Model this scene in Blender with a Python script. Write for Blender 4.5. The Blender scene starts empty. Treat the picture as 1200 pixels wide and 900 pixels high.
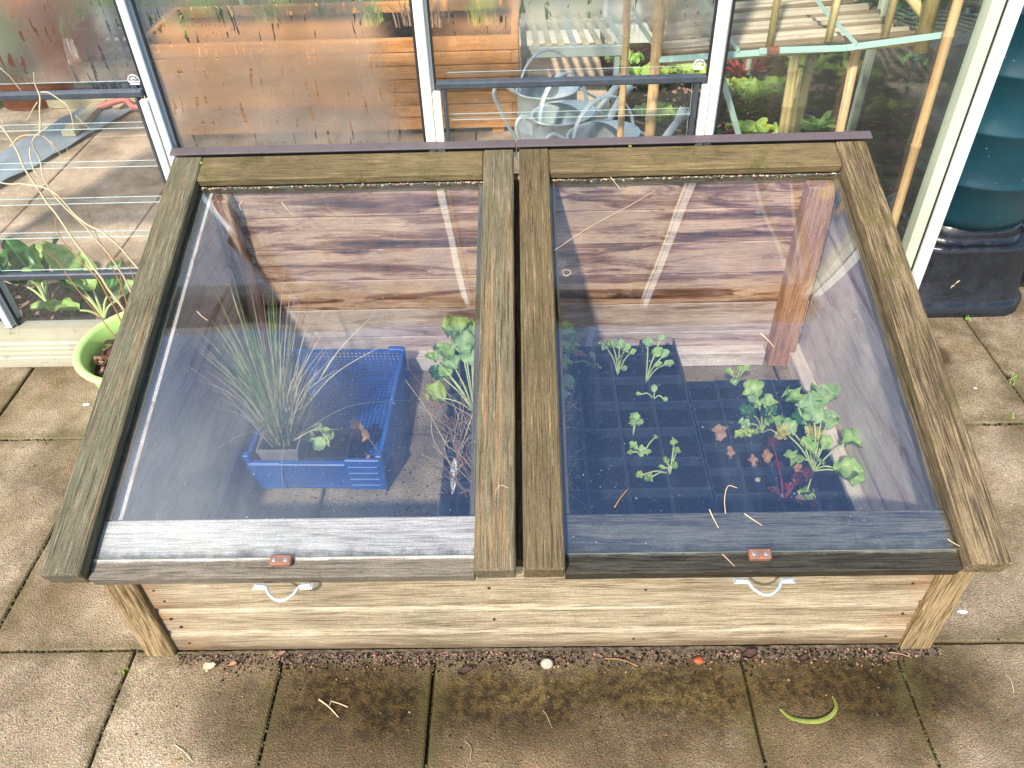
import bpy, bmesh, math, random
from mathutils import Vector, Matrix, noise as mnoise
random.seed(7)
R = math.radians
scene = bpy.context.scene
col = scene.collection
PI = math.pi

# ------------------------------------------------------------------ camera
CH = 1.4
FWD = Vector((-0.02295583, 0.75576458, -0.65444093))
RGT = Vector((0.99958317, 0.00588734, -0.02826354))
UPV = Vector((0.01750766, 0.65481695, 0.7555847))
FOC = 925.7
cam = bpy.data.cameras.new("camera")
camo = bpy.data.objects.new("camera", cam)
col.objects.link(camo)
m = Matrix((( RGT.x, UPV.x, -FWD.x, 0), (RGT.y, UPV.y, -FWD.y, 0), (RGT.z, UPV.z, -FWD.z, CH), (0, 0, 0, 1)))
camo.matrix_world = m
cam.sensor_width = 36.0
cam.lens = FOC / 1200 * 36.0
cam.clip_start = 0.02
cam.clip_end = 400
scene.camera = camo

def ray(px, py):
    return FWD + RGT * ((px - 600) / FOC) - UPV * ((py - 450) / FOC)
def onz(px, py, z=0.0):
    d = ray(px, py); t = (z - CH) / d.z
    return Vector((d.x * t, d.y * t, z))
def ony(px, py, y):
    d = ray(px, py); t = y / d.y
    return Vector((d.x * t, y, CH + d.z * t))

# ------------------------------------------------------------------ world
SX, SY = 0.36, .98         # shadow offset per metre of height
SUN_EL = math.atan(1 / math.hypot(SX, SY))
SUN_AZ = math.atan2(-SX, -SY)
w = bpy.data.worlds.new("World"); scene.world = w; w.use_nodes = True
nt = w.node_tree
sky = nt.nodes.new("ShaderNodeTexSky"); sky.sky_type = 'NISHITA'; sky.sun_disc = False
sky.sun_elevation = SUN_EL; sky.sun_rotation = SUN_AZ % (2 * PI)
sky.air_density = 1.0; sky.dust_density = 0.2; sky.ozone_density = 1.6
bg = nt.nodes["Background"]; bg.inputs[1].default_value = 0.15
tcw = nt.nodes.new("ShaderNodeTexCoord"); mpw = nt.nodes.new("ShaderNodeMapping"); mpw.inputs['Scale'].default_value = (1.0, 1.0, 2.2)
nzw = nt.nodes.new("ShaderNodeTexNoise"); nzw.inputs['Scale'].default_value = 2.3; nzw.inputs['Detail'].default_value = 6; nzw.inputs['Roughness'].default_value = .6
rpw = nt.nodes.new("ShaderNodeMapRange"); rpw.inputs[1].default_value = .42; rpw.inputs[2].default_value = .64
spw = nt.nodes.new("ShaderNodeSeparateXYZ"); sdw = nt.nodes.new("ShaderNodeMapRange"); sdw.inputs[1].default_value = -.08; sdw.inputs[2].default_value = -.36
mlw = nt.nodes.new("ShaderNodeMath"); mlw.operation = 'MULTIPLY'; mxw = nt.nodes.new("ShaderNodeMix"); mxw.data_type = 'RGBA'
bww = nt.nodes.new("ShaderNodeRGBToBW"); scw = nt.nodes.new("ShaderNodeMath"); scw.operation = 'MULTIPLY'; scw.inputs[1].default_value = 3.7
L_ = nt.links.new
L_(tcw.outputs['Generated'], mpw.inputs[0]); L_(mpw.outputs[0], nzw.inputs[0]); L_(nzw.outputs[0], rpw.inputs[0]); L_(tcw.outputs['Generated'], spw.inputs[0]); L_(spw.outputs[0], sdw.inputs[0])
L_(rpw.outputs[0], mlw.inputs[0]); L_(sdw.outputs[0], mlw.inputs[1]); L_(mlw.outputs[0], mxw.inputs[0]); L_(sky.outputs[0], mxw.inputs[6]); L_(sky.outputs[0], bww.inputs[0]); L_(bww.outputs[0], scw.inputs[0]); L_(scw.outputs[0], mxw.inputs[7])
nt.links.new(mxw.outputs[2], bg.inputs[0])
sun = bpy.data.lights.new("sun", 'SUN'); sun.energy = 3.8; sun.angle = R(2.6); sun.color = (1.0, 0.93, 0.82)
suno = bpy.data.objects.new("sun", sun); col.objects.link(suno)
suno.rotation_euler = Vector((SX, SY, -1)).to_track_quat('-Z', 'Y').to_euler()
suno.location = (-4, -6, 7)
scene.view_settings.view_transform = 'Standard'
scene.view_settings.look = 'None'
scene.view_settings.gamma = 1
scene.view_settings.exposure = 0.74
scene.view_settings.use_curve_mapping = False
scene.cycles.transparent_max_bounces = 32
scene.cycles.max_bounces = 8
scene.cycles.diffuse_bounces = 3
scene.cycles.glossy_bounces = 3
scene.cycles.transmission_bounces = 6
scene.cycles.use_denoising = True
scene.cycles.caustics_reflective = False
scene.cycles.caustics_refractive = False
scene.cycles.sample_clamp_indirect = 6

# ------------------------------------------------------------------ materials
class NB:
    def __init__(s, name):
        s.m = bpy.data.materials.new(name); s.m.use_nodes = True
        s.t = s.m.node_tree; s.t.nodes.clear()
        s.out = s.t.nodes.new('ShaderNodeOutputMaterial')
    def n(s, typ, props=None, **ins):
        nd = s.t.nodes.new('ShaderNode' + typ)
        for k, v in (props or {}).items(): setattr(nd, k, v)
        for k, v in ins.items():
            key = int(k[1:]) if k[0] == 'i' and k[1:].isdigit() else k.replace('_', ' ')
            inp = nd.inputs[key]
            if isinstance(v, bpy.types.NodeSocket): s.t.links.new(v, inp)
            elif v is not None: inp.default_value = v
        return nd
    def co(s, attr=None):
        if attr: return s.n('Attribute', {'attribute_name': attr}).outputs['Vector']
        return s.n('TexCoord').outputs['Object']
    def geo(s): return s.n('NewGeometry').outputs['Position']
    def map(s, v, scale=(1, 1, 1), loc=(0, 0, 0), rot=(0, 0, 0)):
        return s.n('Mapping', None, Vector=v, Scale=scale, Location=loc, Rotation=rot).outputs[0]
    def noise(s, v, scale=5, detail=4, rough=.55, dist=0):
        return s.n('TexNoise', None, Vector=v, Scale=scale, Detail=detail, Roughness=rough, Distortion=dist).outputs['Fac']
    def voro(s, v, scale=5, feature='F1', out='Distance'):
        return s.n('TexVoronoi', {'feature': feature}, Vector=v, Scale=scale).outputs[out]
    def ramp(s, f, stops, mode='LINEAR'):
        nd = s.n('ValToRGB', None, Fac=f); cr = nd.color_ramp; cr.interpolation = mode
        while len(cr.elements) < len(stops): cr.elements.new(0.5)
        for e, (p, c) in zip(cr.elements, stops):
            e.position = p
            e.color = (c[0], c[1], c[2], 1) if not isinstance(c, (int, float)) else (c, c, c, 1)
        return nd.outputs['Color']
    def rng(s, f, a, b, c=0, d=1):
        return s.n('MapRange', None, Value=f, From_Min=a, From_Max=b, To_Min=c, To_Max=d).outputs[0]
    def math(s, op, a, b=0.0, c=None):
        nd = s.n('Math', {'operation': op}, i0=a, i1=b)
        if c is not None: nd.inputs[2].default_value = c
        return nd.outputs[0]
    def mix(s, f, a, b, blend='MIX'):
        nd = s.n('Mix', {'data_type': 'RGBA', 'blend_type': blend})
        for i, v in ((0, f), (6, a), (7, b)):
            if isinstance(v, bpy.types.NodeSocket): s.t.links.new(v, nd.inputs[i])
            else: nd.inputs[i].default_value = v if i == 0 else (v[0], v[1], v[2], 1)
        return nd.outputs[2]
    def bump(s, h, strength=.5, dist=.005, normal=None):
        return s.n('Bump', None, Height=h, Strength=strength, Distance=dist, Normal=normal).outputs[0]
    def bsdf(s, colr, rough=.6, normal=None, metal=0.0, **kw):
        c = colr if isinstance(colr, bpy.types.NodeSocket) else (colr[0], colr[1], colr[2], 1)
        nd = s.n('BsdfPrincipled', None, Base_Color=c, Roughness=rough, Metallic=metal, **kw)
        if normal is not None: s.t.links.new(normal, nd.inputs['Normal'])
        return nd.outputs[0]
    def end(s, sh):
        s.t.links.new(sh, s.out.inputs[0]); return s.m

def c3(h):
    h = h.lstrip('#')
    v = [int(h[i:i + 2], 16) / 255 for i in (0, 2, 4)]
    return tuple((x / 12.92 if x <= .04045 else ((x + .055) / 1.055) ** 2.4) for x in v)

def wood(name, light, mid, dark, fig=1.0, fine=.5, moss=None, mossamt=0, rough=.75, groove=.5, gl=None, wet=0, spec=.3, streak=None, edge=None, ztint=False):
    """grain runs along attribute gc.x"""
    b = NB(name); g = b.co('gc')
    warp = b.noise(b.map(g, (1.2, 7, 7)), 1.0, 3, .6)
    gy = b.n('VectorMath', {'operation': 'ADD'}, i0=b.map(g, (1, 1, 1)), i1=b.n('CombineXYZ', None, X=0.0, Y=b.math('MULTIPLY', warp, .09 * fig), Z=b.math('MULTIPLY', warp, .05 * fig)).outputs[0]).outputs[0]
    broad = b.noise(b.map(gy, (1.6, 26, 26)), 1.0, 4, .62, .6)
    line = b.noise(b.map(gy, (11, 330, 330)), 1.0, 4, .7)
    fib = b.noise(b.map(g, (30, 1100, 1100)), 1.0, 2, .5)
    f = b.math('ADD', b.math('MULTIPLY', broad, 1 - fine), b.math('MULTIPLY', line, fine))
    colr = b.ramp(f, [(.34, dark), (.45, mid), (.54, mid if fig < .5 else light), (.66, light)])
    if streak:
        st = b.ramp(b.noise(b.map(gy, (2.5, 60, 60), (3, 1, 7)), 1.0, 3, .6), [(.56, 0), (.68, 1)])
        colr = b.mix(b.math('MULTIPLY', st, .7), colr, streak)
    fibc = b.ramp(fib, [(.3, .62), (.6, 1.12)])
    colr = b.mix(.75, colr, b.mix(1, colr, fibc, 'MULTIPLY'))
    # weathering cracks
    cr = b.ramp(b.noise(b.map(g, (9, 420, 420), (1, 9, 2)), 1.0, 4, .7), [(.36, 0), (.44, 1)])
    colr = b.mix(1, colr, b.mix(groove, (1, 1, 1), b.mix(cr, (.32, .27, .22), (1, 1, 1))), 'MULTIPLY')
    if moss:
        p = b.geo()
        mm = b.noise(p, 14, 6, .7); m2 = b.noise(p, 160, 3, .7)
        mk = b.ramp(b.math('ADD', b.math('MULTIPLY', mm, .75), b.math('MULTIPLY', m2, .3)), [(.62 - mossamt * .22, 0), (.70 - mossamt * .15, 1)])
        colr = b.mix(b.math('MULTIPLY', mk, .75), colr, moss)
    # slow tone drift and grime specks
    td = b.ramp(b.noise(b.geo(), 5.5, 4, .6), [(.3, .74), (.7, 1.14)])
    colr = b.mix(1, colr, td, 'MULTIPLY')
    spk = b.noise(b.map(b.geo(), (1, 1, 1)), 420, 3, .7)
    colr = b.mix(1, colr, b.ramp(spk, [(.32, .66), (.5, 1.0), (.68, 1.22)]), 'MULTIPLY')
    if edge:   # strip beyond the pane weathers darker and greener
        yy = b.n('SeparateXYZ', None, Vector=b.geo()).outputs[1]
        e = b.rng(b.math('ADD', yy, b.math('MULTIPLY', b.noise(b.geo(), 40, 4, .7), .006)), edge + .005, edge + .001)
        colr = b.mix(b.math('MULTIPLY', e, .85), colr, b.mix(1, colr, (.16, .145, .10), 'MULTIPLY'))
    if ztint:  # rusty knots ends, dark damp foot, pale weathered coves with light from above painted in
        sp_ = b.n('SeparateXYZ', None, Vector=b.geo()); zz = sp_.outputs[2]; xx = sp_.outputs[0]
        ft = b.math('ADD', zz, b.math('MULTIPLY', b.noise(b.map(b.geo(), (1, 1, 3)), 7, 4, .6), -.05))
        colr = b.mix(b.math('MULTIPLY', b.rng(ft, .004, -.014), .7), colr, c3('#5E4A34'))
        en = b.math('MULTIPLY', b.rng(b.math('ABSOLUTE', xx), .60, .70), b.rng(b.noise(b.geo(), 16, 4, .6), .40, .58))
        colr = b.mix(b.math('MULTIPLY', en, .4), colr, c3('#9A6A44'))
        for zc in (.058, .134):
            d_ = b.math('ABSOLUTE', b.math('SUBTRACT', b.math('ADD', zz, b.math('MULTIPLY', b.math('SUBTRACT', b.noise(b.map(b.geo(), (2, 2, 8)), 6, 4, .7), .5), .022)), zc))
            k_ = b.math('MULTIPLY', b.rng(d_, .009, .002), b.rng(b.noise(b.map(b.geo(), (1.2, 1, 30)), 6, 5, .75), .44, .62))
            colr = b.mix(b.math('MULTIPLY', k_, .5), colr, c3('#D2C6B0'))
    h = b.math('ADD', b.math('MULTIPLY', line, .9), b.math('MULTIPLY', fib, .5))
    h = b.math('ADD', h, b.math('MULTIPLY', cr, .6))
    nm = b.bump(h, .55 * (groove + .3), .002)
    rg = b.rng(broad, .3, .7, rough - .1, rough + .1) if not wet else .3
    return b.end(b.bsdf(colr, rg, nm, **{'Specular_IOR_Level': .5 if wet else spec}))

M = {}
M['stile_grey'] = wood('weathered grey timber', c3('#A0937A'), c3('#71674F'), c3('#45402F'), .3, .85, c3('#625F44'), .15, groove=.9, streak=c3('#9A7A54'))
M['stile_left'] = wood('weathered grey green timber', c3('#9C9078'), c3('#6C6650'), c3('#403E30'), .3, .85, c3('#5C6450'), .22, groove=.9, streak=c3('#94704C'))
M['stile_gold'] = wood('weathered mossy gold timber', c3('#978261'), c3('#6A5B40'), c3('#3C3324'), .35, .8, c3('#58502E'), .25, groove=.85, streak=c3('#665440'))
M['top_rail'] = wood('weathered mossy rail', c3('#A18B62'), c3('#766647'), c3('#443A28'), .3, .75, c3('#565028'), .35, groove=.7)
M['stile_brown'] = wood('weathered mossy brown timber', c3('#907C5C'), c3('#5C4D38'), c3('#32281E'), .5, .75, c3('#605830'), .3, groove=.85, streak=c3('#52342A'))
M['rail_pale'] = wood('sun bleached rail timber', c3('#EAE0D6'), c3('#CFC2B6'), c3('#9C8C80'), .5, .8, c3('#6A6450'), .05, groove=.5, edge=.8275)
M['rail_wet'] = wood('wet dark rail timber', c3('#7A7468'), c3('#4E4A44'), c3('#2E2A26'), .6, .6, c3('#2C2C20'), .15, groove=.8, wet=0, rough=.5, edge=.8275)
M['board'] = wood('pale tan cladding', c3('#B4A387'), c3('#8F7E62'), c3('#5E4E36'), .6, .6, None, 0, groove=.6, ztint=True)
M['post'] = wood('tan corner post', c3('#A8906A'), c3('#78603F'), c3('#46341F'), .9, .8, None, 0, groove=.75)
M['inner'] = wood('stained inner planks', c3('#E2B898'), c3('#9C6A4E'), c3('#1E0E0A'), 2.6, .22, None, 0, groove=.4, rough=.6)
M['inner_post'] = wood('reddish inner post', c3('#D4A07C'), c3('#B07C56'), c3('#6C4028'), .7, .6, None, 0, groove=.4)
M['inner_mid'] = wood('reflection paled inner planks', c3('#E0C8BA'), c3('#BFA092'), c3('#6E5048'), 2.2, .25, None, 0, groove=.35)
M['inner_pale'] = wood('pale inner planks', c3('#F2E2D6'), c3('#E2CCBE'), c3('#A88474'), 1.8, .3, None, 0, groove=.2)  # paler planks for the side boards and floor battens
M['cedar'] = wood('orange cedar planks', c3('#F0AE70'), c3('#E09652'), c3('#B06C34'), .6, .5, None, 0, groove=.3)
M['cream_wood'] = wood('cream painted timber', c3('#DCD0B0'), c3('#CBBE9C'), c3('#A39473'), .3, .4, None, 0, groove=.3)

def bamboo(name, a, bcol, cdark):
    b = NB(name); g = b.co('gc')
    n1 = b.noise(b.map(g, (3, 60, 60)), 1, 3, .6); n2 = b.noise(b.map(g, (9, 20, 20)), 1, 4, .7)
    colr = b.ramp(n1, [(.3, bcol), (.65, a)])
    colr = b.mix(b.ramp(n2, [(.55, 0), (.72, .8)]), colr, cdark)
    return b.end(b.bsdf(colr, .42, b.bump(n1, .3, .002)))
M['bamboo'] = bamboo('honey bamboo', c3('#E6C290'), c3('#C8935A'), c3('#7A4B22'))
M['bamboo_pale'] = bamboo('pale bamboo', c3('#D9C58C'), c3('#BFA464'), c3('#85693A'))
M['slat'] = bamboo('grey split cane', c3('#D6C8AE'), c3('#B0A086'), c3('#5F5040'))
M['slat_b'] = bamboo('darker split cane', c3('#9A8568'), c3('#75634C'), c3('#453829'))

def plain(name, colr, rough=.5, metal=0, nscale=20, var=.2, bumps=.0, spec=.5):
    b = NB(name); p = b.co()
    f = b.noise(p, nscale, 5, .6)
    cc = b.mix(1, colr, b.ramp(f, [(.3, 1 - var), (.7, 1 + var)]), 'MULTIPLY')
    nm = b.bump(b.noise(p, nscale * 6, 3, .6), bumps, .003) if bumps else None
    return b.end(b.bsdf(cc, rough, nm, metal, **{'Specular_IOR_Level': spec}))
def dirty_paint(name, colr, rough=.4, dirt=(.12, .10, .06), amt=.5, scale=30, metal=0.0):
    b = NB(name); p = b.geo()
    f = b.math('ADD', b.math('MULTIPLY', b.noise(p, scale, 6, .7), .6), b.math('MULTIPLY', b.noise(p, scale * 7, 3, .7), .4))
    k = b.ramp(f, [(.56, 0), (.70, amt)])
    f2 = b.noise(b.map(p, (1, 1, .25)), 9, 4, .6)
    base = b.mix(1, colr, b.ramp(f2, [(.3, .86), (.7, 1.06)]), 'MULTIPLY')
    return b.end(b.bsdf(b.mix(k, base, dirt), b.rng(f, .4, .7, rough, .85), None, metal))
M['alu'] = dirty_paint('pale aluminium bar', c3('#C9D2D6'), .32, c3('#6A6A60'), .3)
M['alu_green'] = dirty_paint('pale green aluminium', c3('#C6CDB2'), .4, c3('#6E6A48'), .5)
M['alu_white'] = dirty_paint('off white aluminium', c3('#E9E6DA'), .38, c3('#7A7458'), .35)
M['sill'] = dirty_paint('off white sill', c3('#A9A48E'), .5, c3('#4A4030'), .9, 22)
M['rubber'] = plain('black rubber seal', (.012, .012, .014), .55, 0, 40, .3)
M['louvre_dark'] = plain('dark grey louvre frame', c3('#4A5058'), .35, .3, 40, .2)
M['purple_strip'] = dirty_paint('dull mauve brown strip', c3('#5E5456'), .45, c3('#342C2C'), .7, 12)
M['mint'] = plain('mint green metal', c3('#A9BFB0'), .5, .0, 30, .15)
M['mint_band'] = None
def mk_band():
    b = NB('woven mint strap'); g = b.co('gc')
    ch = b.n('TexChecker', None, Vector=b.map(g, (1, 1, 1)), Scale=420).outputs['Fac']
    colr = b.mix(ch, c3('#8FB0A4'), c3('#A9C6B8'))
    return b.end(b.bsdf(colr, .7, b.bump(ch, .4, .001)))
M['mint_band'] = mk_band()
M['grey_metal'] = plain('grey painted metal', c3('#9AA39C'), .5, 0, 12, .18)
def galv():
    b = NB('galvanised zinc'); p = b.co()
    v = b.n('TexVoronoi', None, Vector=p, Scale=60.0).outputs['Color']
    f = b.noise(p, 9, 4, .6)
    colr = b.mix(b.ramp(f, [(.4, 0), (.7, 1)]), c3('#C4CED2'), c3('#EDEEE6'))
    colr = b.mix(.16, colr, v, 'OVERLAY')
    return b.end(b.bsdf(colr, .46, b.bump(f, .2, .004), .15))
M['galv'] = galv()
M['zinc'] = plain('bright zinc handle', c3('#DADDD8'), .3, .6, 60, .15)
M['bark_dark'] = plain('dark brown pipe', (.02, .012, .009), .6, 0, 30, .2, 0, .2)
M['clip'] = plain('brown plastic clip', c3('#8A5F4C'), .5, 0, 60, .25)
M['screw'] = plain('steel screw', c3('#B8B8B4'), .3, .8, 80, .2)
M['black_plastic'] = plain('black seed tray plastic', (.032, .040, .058), .28, 0, 30, .4, .15)
M['blue_crate'] = plain('blue crate plastic', c3('#1C58AC'), .42, 0, 14, .2, .05)
M['taupe'] = plain('taupe plastic pot', c3('#8A8580'), .5, 0, 20, .15)
M['lime_bowl'] = plain('pale lime plastic', c3('#BCE48A'), .38, 0, 8, .06)
M['label_white'] = plain('pale plastic label', c3('#E4E8EA'), .5, 0, 60, .1)
def butt():
    b = NB('dark teal plastic'); p = b.co()
    f = b.noise(p, 5, 4, .6); s = b.ramp(b.noise(p, 90, 2, .5), [(.72, 0), (.76, .6)])
    colr = b.mix(b.ramp(f, [(.3, 0), (.7, 1)]), c3('#0D323C'), c3('#13434F'))
    colr = b.mix(s, colr, c3('#8FA8A4'))
    return b.end(b.bsdf(colr, .34, b.bump(b.noise(p, 14, 3, .5), .15, .01)))
M['butt'] = butt()
def stand():
    b = NB('wet black plastic'); p = b.co()
    d = b.voro(p, 70)
    return b.end(b.bsdf(b.mix(b.ramp(d, [(.1, 1), (.2, 0)]), c3('#1E2128'), c3('#090A0C')), b.rng(b.noise(p, 30, 3), .4, .6, .22, .5), b.bump(d, .25, .002)))
M['stand'] = stand()
def soil(name, a, bb, scale=60, rough=.95):
    b = NB(name); p = b.geo()
    f = b.noise(p, scale, 8, .75); v = b.voro(p, scale * .8)
    colr = b.ramp(f, [(.3, a), (.7, bb)])
    return b.end(b.bsdf(colr, rough, b.bump(b.math('ADD', f, v), 1.0, .012), **{'Specular_IOR_Level': .2}))
M['soil'] = soil('dark compost', c3('#1C1510'), c3('#45352A'))
M['soil_black'] = soil('wet black compost', c3('#0E0C0A'), c3('#28231E'), 45)
M['mulch'] = soil('bark mulch', c3('#3A2A22'), c3('#8A6A52'), 40)
M['crumb'] = soil('gritty crumbs', c3('#54483C'), c3('#9C8A74'), 90)
M['bark_a'] = plain('dark bark chip', c3('#4A3228'), .8, 0, 30, .5, .5)
M['bark_b'] = plain('light bark chip', c3('#9A7462'), .8, 0, 30, .5, .5)
M['twig'] = bamboo('dry twig', c3('#D6C8A6'), c3('#B09A74'), c3('#7E6648'))
M['twig_red'] = bamboo('reddish dry twig', c3('#B98A5A'), c3('#8E5C36'), c3('#5E3A22'))
M['straw'] = plain('dry straw', c3('#CDB794'), .7, 0, 30, .3)
M['straw_pink'] = plain('dry dull straw', c3('#A88A72'), .7, 0, 30, .3)
M['dead_leaf'] = plain('dead leaf', c3('#A5805F'), .7, 0, 40, .35, .4)
M['orange_leaf'] = plain('withered orange leaf', c3('#A87A52'), .7, 0, 60, .35, .4)
M['stone'] = plain('pale pebble', c3('#A79F90'), .6, 0, 60, .2, .3)
M['rust'] = plain('rusty orange pebble', c3('#A8502E'), .6, 0, 60, .2, .3)
def leafm(name, a, bb, vein=None, rough=.45, sc=40):
    b = NB(name); p = b.co(); f = b.noise(p, sc, 4, .6)
    colr = b.ramp(f, [(.32, a), (.68, bb)])
    g = b.co('gc')  # gc.x along, gc.y across -1..1
    sep = b.n('SeparateXYZ', None, Vector=g)
    mid = b.ramp(b.math('ABSOLUTE', sep.outputs[1]), [(.04, 1), (.14, 0)])
    if vein: colr = b.mix(b.math('MULTIPLY', mid, .8), colr, vein)
    pr = b.bsdf(colr, rough, b.bump(b.noise(p, sc * 3, 3, .6), .35, .003))
    tr = b.n('BsdfTranslucent', None, Color=colr).outputs[0]
    return b.end(b.n('MixShader', None, i0=.3, i1=pr, i2=tr).outputs[0])
M['leaf_mid'] = leafm('mid green leaf', c3('#86B044'), c3('#C6E284'), c3('#C6D69A'))
M['leaf_grey'] = leafm('grey green leaf', c3('#8EB468'), c3('#C8E09C'), c3('#C2D4B4'))
M['leaf_dark'] = leafm('dark glossy leaf', c3('#1E4E24'), c3('#4C8A3C'), c3('#8FB268'), .3)
M['leaf_lime'] = leafm('lime leaf', c3('#A6C23E'), c3('#D3E070'), c3('#E6EBA0'))
M['leaf_olive'] = leafm('olive leaf', c3('#7E8E38'), c3('#A2AE54'), None)
M['leaf_yellow'] = leafm('yellowed leaf', c3('#C0A848'), c3('#E0CC70'), None)
M['leaf_purple'] = leafm('dark purple leaf', c3('#3A1420'), c3('#6E2A38'), c3('#A0404C'))
M['leaf_red'] = leafm('crimson leaf', c3('#7A1828'), c3('#B03040'), c3('#D08080'))
M['blade'] = leafm('grass blade', c3('#6E9440'), c3('#A9C070'), None)
M['blade_dry'] = leafm('dry grass blade', c3('#C8B992'), c3('#EADFBC'), None)
M['stem_pale'] = plain('pale green stem', c3('#C3D08A'), .5, 0, 30, .15)
M['stem_purple'] = plain('beet stem', c3('#7A2040'), .5, 0, 30, .2)
M['pink'] = plain('faded pink plastic', c3('#C9706A'), .5, 0, 15, .15)
M['fleece'] = plain('grey blue plastic sheet', c3('#8E959C'), .4, 0, 8, .15, .4)
M['badge'] = plain('white badge paint', c3('#E8E8E8'), .5)

def paving(name, tint=(1, 1, 1), dirty=1.0):
    b = NB(name); p = b.geo(); r = b.co('gc'); sep = b.n('SeparateXYZ', None, Vector=r)
    slabr = sep.outputs[0]
    sp = b.n('SeparateXYZ', None, Vector=p); X, Y = sp.outputs[0], sp.outputs[1]
    grit = b.noise(p, 330, 3, .7); gv = b.voro(p, 300)
    big = b.noise(p, 3.2, 5, .62); mid = b.noise(p, 17, 5, .65)
    colr = b.ramp(grit, [(.28, c3('#5E5447')), (.41, c3('#A09280')), (.57, c3('#C6B9A7')), (.74, c3('#E8E0D2'))])
    agg = b.n('TexVoronoi', None, Vector=p, Scale=330.0).outputs['Color']
    colr = b.mix(.12, colr, agg, 'OVERLAY')
    colr = b.mix(1, colr, b.ramp(big, [(.38, (.54, .505, .45)), (.60, (1.14, 1.12, 1.10))]), 'MULTIPLY')
    colr = b.mix(1, colr, b.ramp(mid, [(.3, .84), (.7, 1.10)]), 'MULTIPLY')
    colr = b.mix(1, colr, b.ramp(slabr, [(0, (.80, .76, .71)), (1, (1.10, 1.08, 1.05))]), 'MULTIPLY')
    # algae film clinging to the damp strip in front of the frame and to slab edges
    if dirty:
        wob = b.math('ADD', b.math('MULTIPLY', b.noise(p, 5.5, 4, .6), .26), b.math('MULTIPLY', mid, .10))
        front = b.math('SUBTRACT', 1.0, b.math('ABSOLUTE', b.math('DIVIDE', b.math('SUBTRACT', Y, .735), .17)))
        xin = b.math('MULTIPLY', b.rng(X, -.70, -.42), b.rng(X, 1.0, .72))
        mk = b.math('ADD', b.math('MULTIPLY', front, 1.0), b.math('MULTIPLY', b.math('SUBTRACT', wob, .18), 4.2))
        mk = b.math('MULTIPLY', b.rng(mk, .10, .85), xin)
        colr = b.mix(b.math('MULTIPLY', mk, .95), colr, b.mix(1, colr, b.mix(b.ramp(b.noise(p, 60, 5, .75), [(.42, 0), (.58, 1)]), (.10, .085, .035), (.40, .36, .17)), 'MULTIPLY'))
        # broad brownish damp over the front row
        xin2 = b.math('MULTIPLY', b.rng(X, -.80, -.45), b.rng(X, 1.02, .66))
        yb = b.rng(Y, .86, .80, 0, 1)
        dk = b.math('MULTIPLY', b.math('MULTIPLY', b.rng(b.noise(b.map(p, (1, 1, 1), (4.3, 1.1, 0)), 3.4, 5, .65), .30, .48), xin2), yb)
        colr = b.mix(b.math('MULTIPLY', dk, .80), colr, b.mix(1, colr, (.42, .355, .25), 'MULTIPLY'))
        # dark round patch on the slabs between frame and stand
        dx = b.math('SUBTRACT', X, 1.03); dy = b.math('SUBTRACT', Y, 1.73)
        d2 = b.math('ADD', b.math('MULTIPLY', dx, dx), b.math('MULTIPLY', dy, dy))
        patchk = b.rng(b.math('ADD', b.math('SQRT', d2), b.math('MULTIPLY', b.noise(p, 22, 3), .05)), .17, .145)
        colr = b.mix(b.math('MULTIPLY', patchk, .85), colr, b.mix(1, colr, (.30, .22, .14), 'MULTIPLY'))
        # dirty grey lichen on the right and mossy slab edges
        gr = b.math('MULTIPLY', b.rng(X, .85, 1.05), b.rng(b.noise(b.map(p, (1, 1, 1), (0, 7, 0)), 6, 5, .65), .42, .60))
        colr = b.mix(b.math('MULTIPLY', gr, .75), colr, b.mix(1, colr, (.60, .56, .40), 'MULTIPLY'))
        wl = b.math('MULTIPLY', b.rng(X, -.80, -1.0), b.rng(b.noise(b.map(p, (1, .7, 1), (2, 3, 0)), 5, 5, .65), .46, .62))
        colr = b.mix(b.math('MULTIPLY', wl, .62), colr, b.mix(1, colr, (.62, .53, .36), 'MULTIPLY'))
        ed = sep.outputs[1]
        ek = b.rng(b.math('ADD', ed, b.math('MULTIPLY', b.math('SUBTRACT', mid, .5), .12)), .035, .0)
        colr = b.mix(b.math('MULTIPLY', ek, .55), colr, c3('#5E5634'))
    colr = b.mix(1, colr, tint, 'MULTIPLY')
    h = b.math('ADD', b.math('MULTIPLY', grit, 1.0), b.math('MULTIPLY', gv, .8))
    nm = b.bump(h, .7, .0035)
    nm = b.bump(mid, .25, .01, nm)
    return b.end(b.bsdf(colr, .88, nm, **{'Specular_IOR_Level': .25}))
M['paving'] = paving('textured concrete slabs', (.90, .865, .79))
M['paving_in'] = paving('pinkish concrete slabs', (1.45, 1.30, 1.22), 0)
M['joint'] = soil('mossy joint dirt', c3('#2A2418'), c3('#4E4828'), 120)
M['lawn'] = soil('lawn', c3('#2E4018'), c3('#56702E'), 30)

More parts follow.
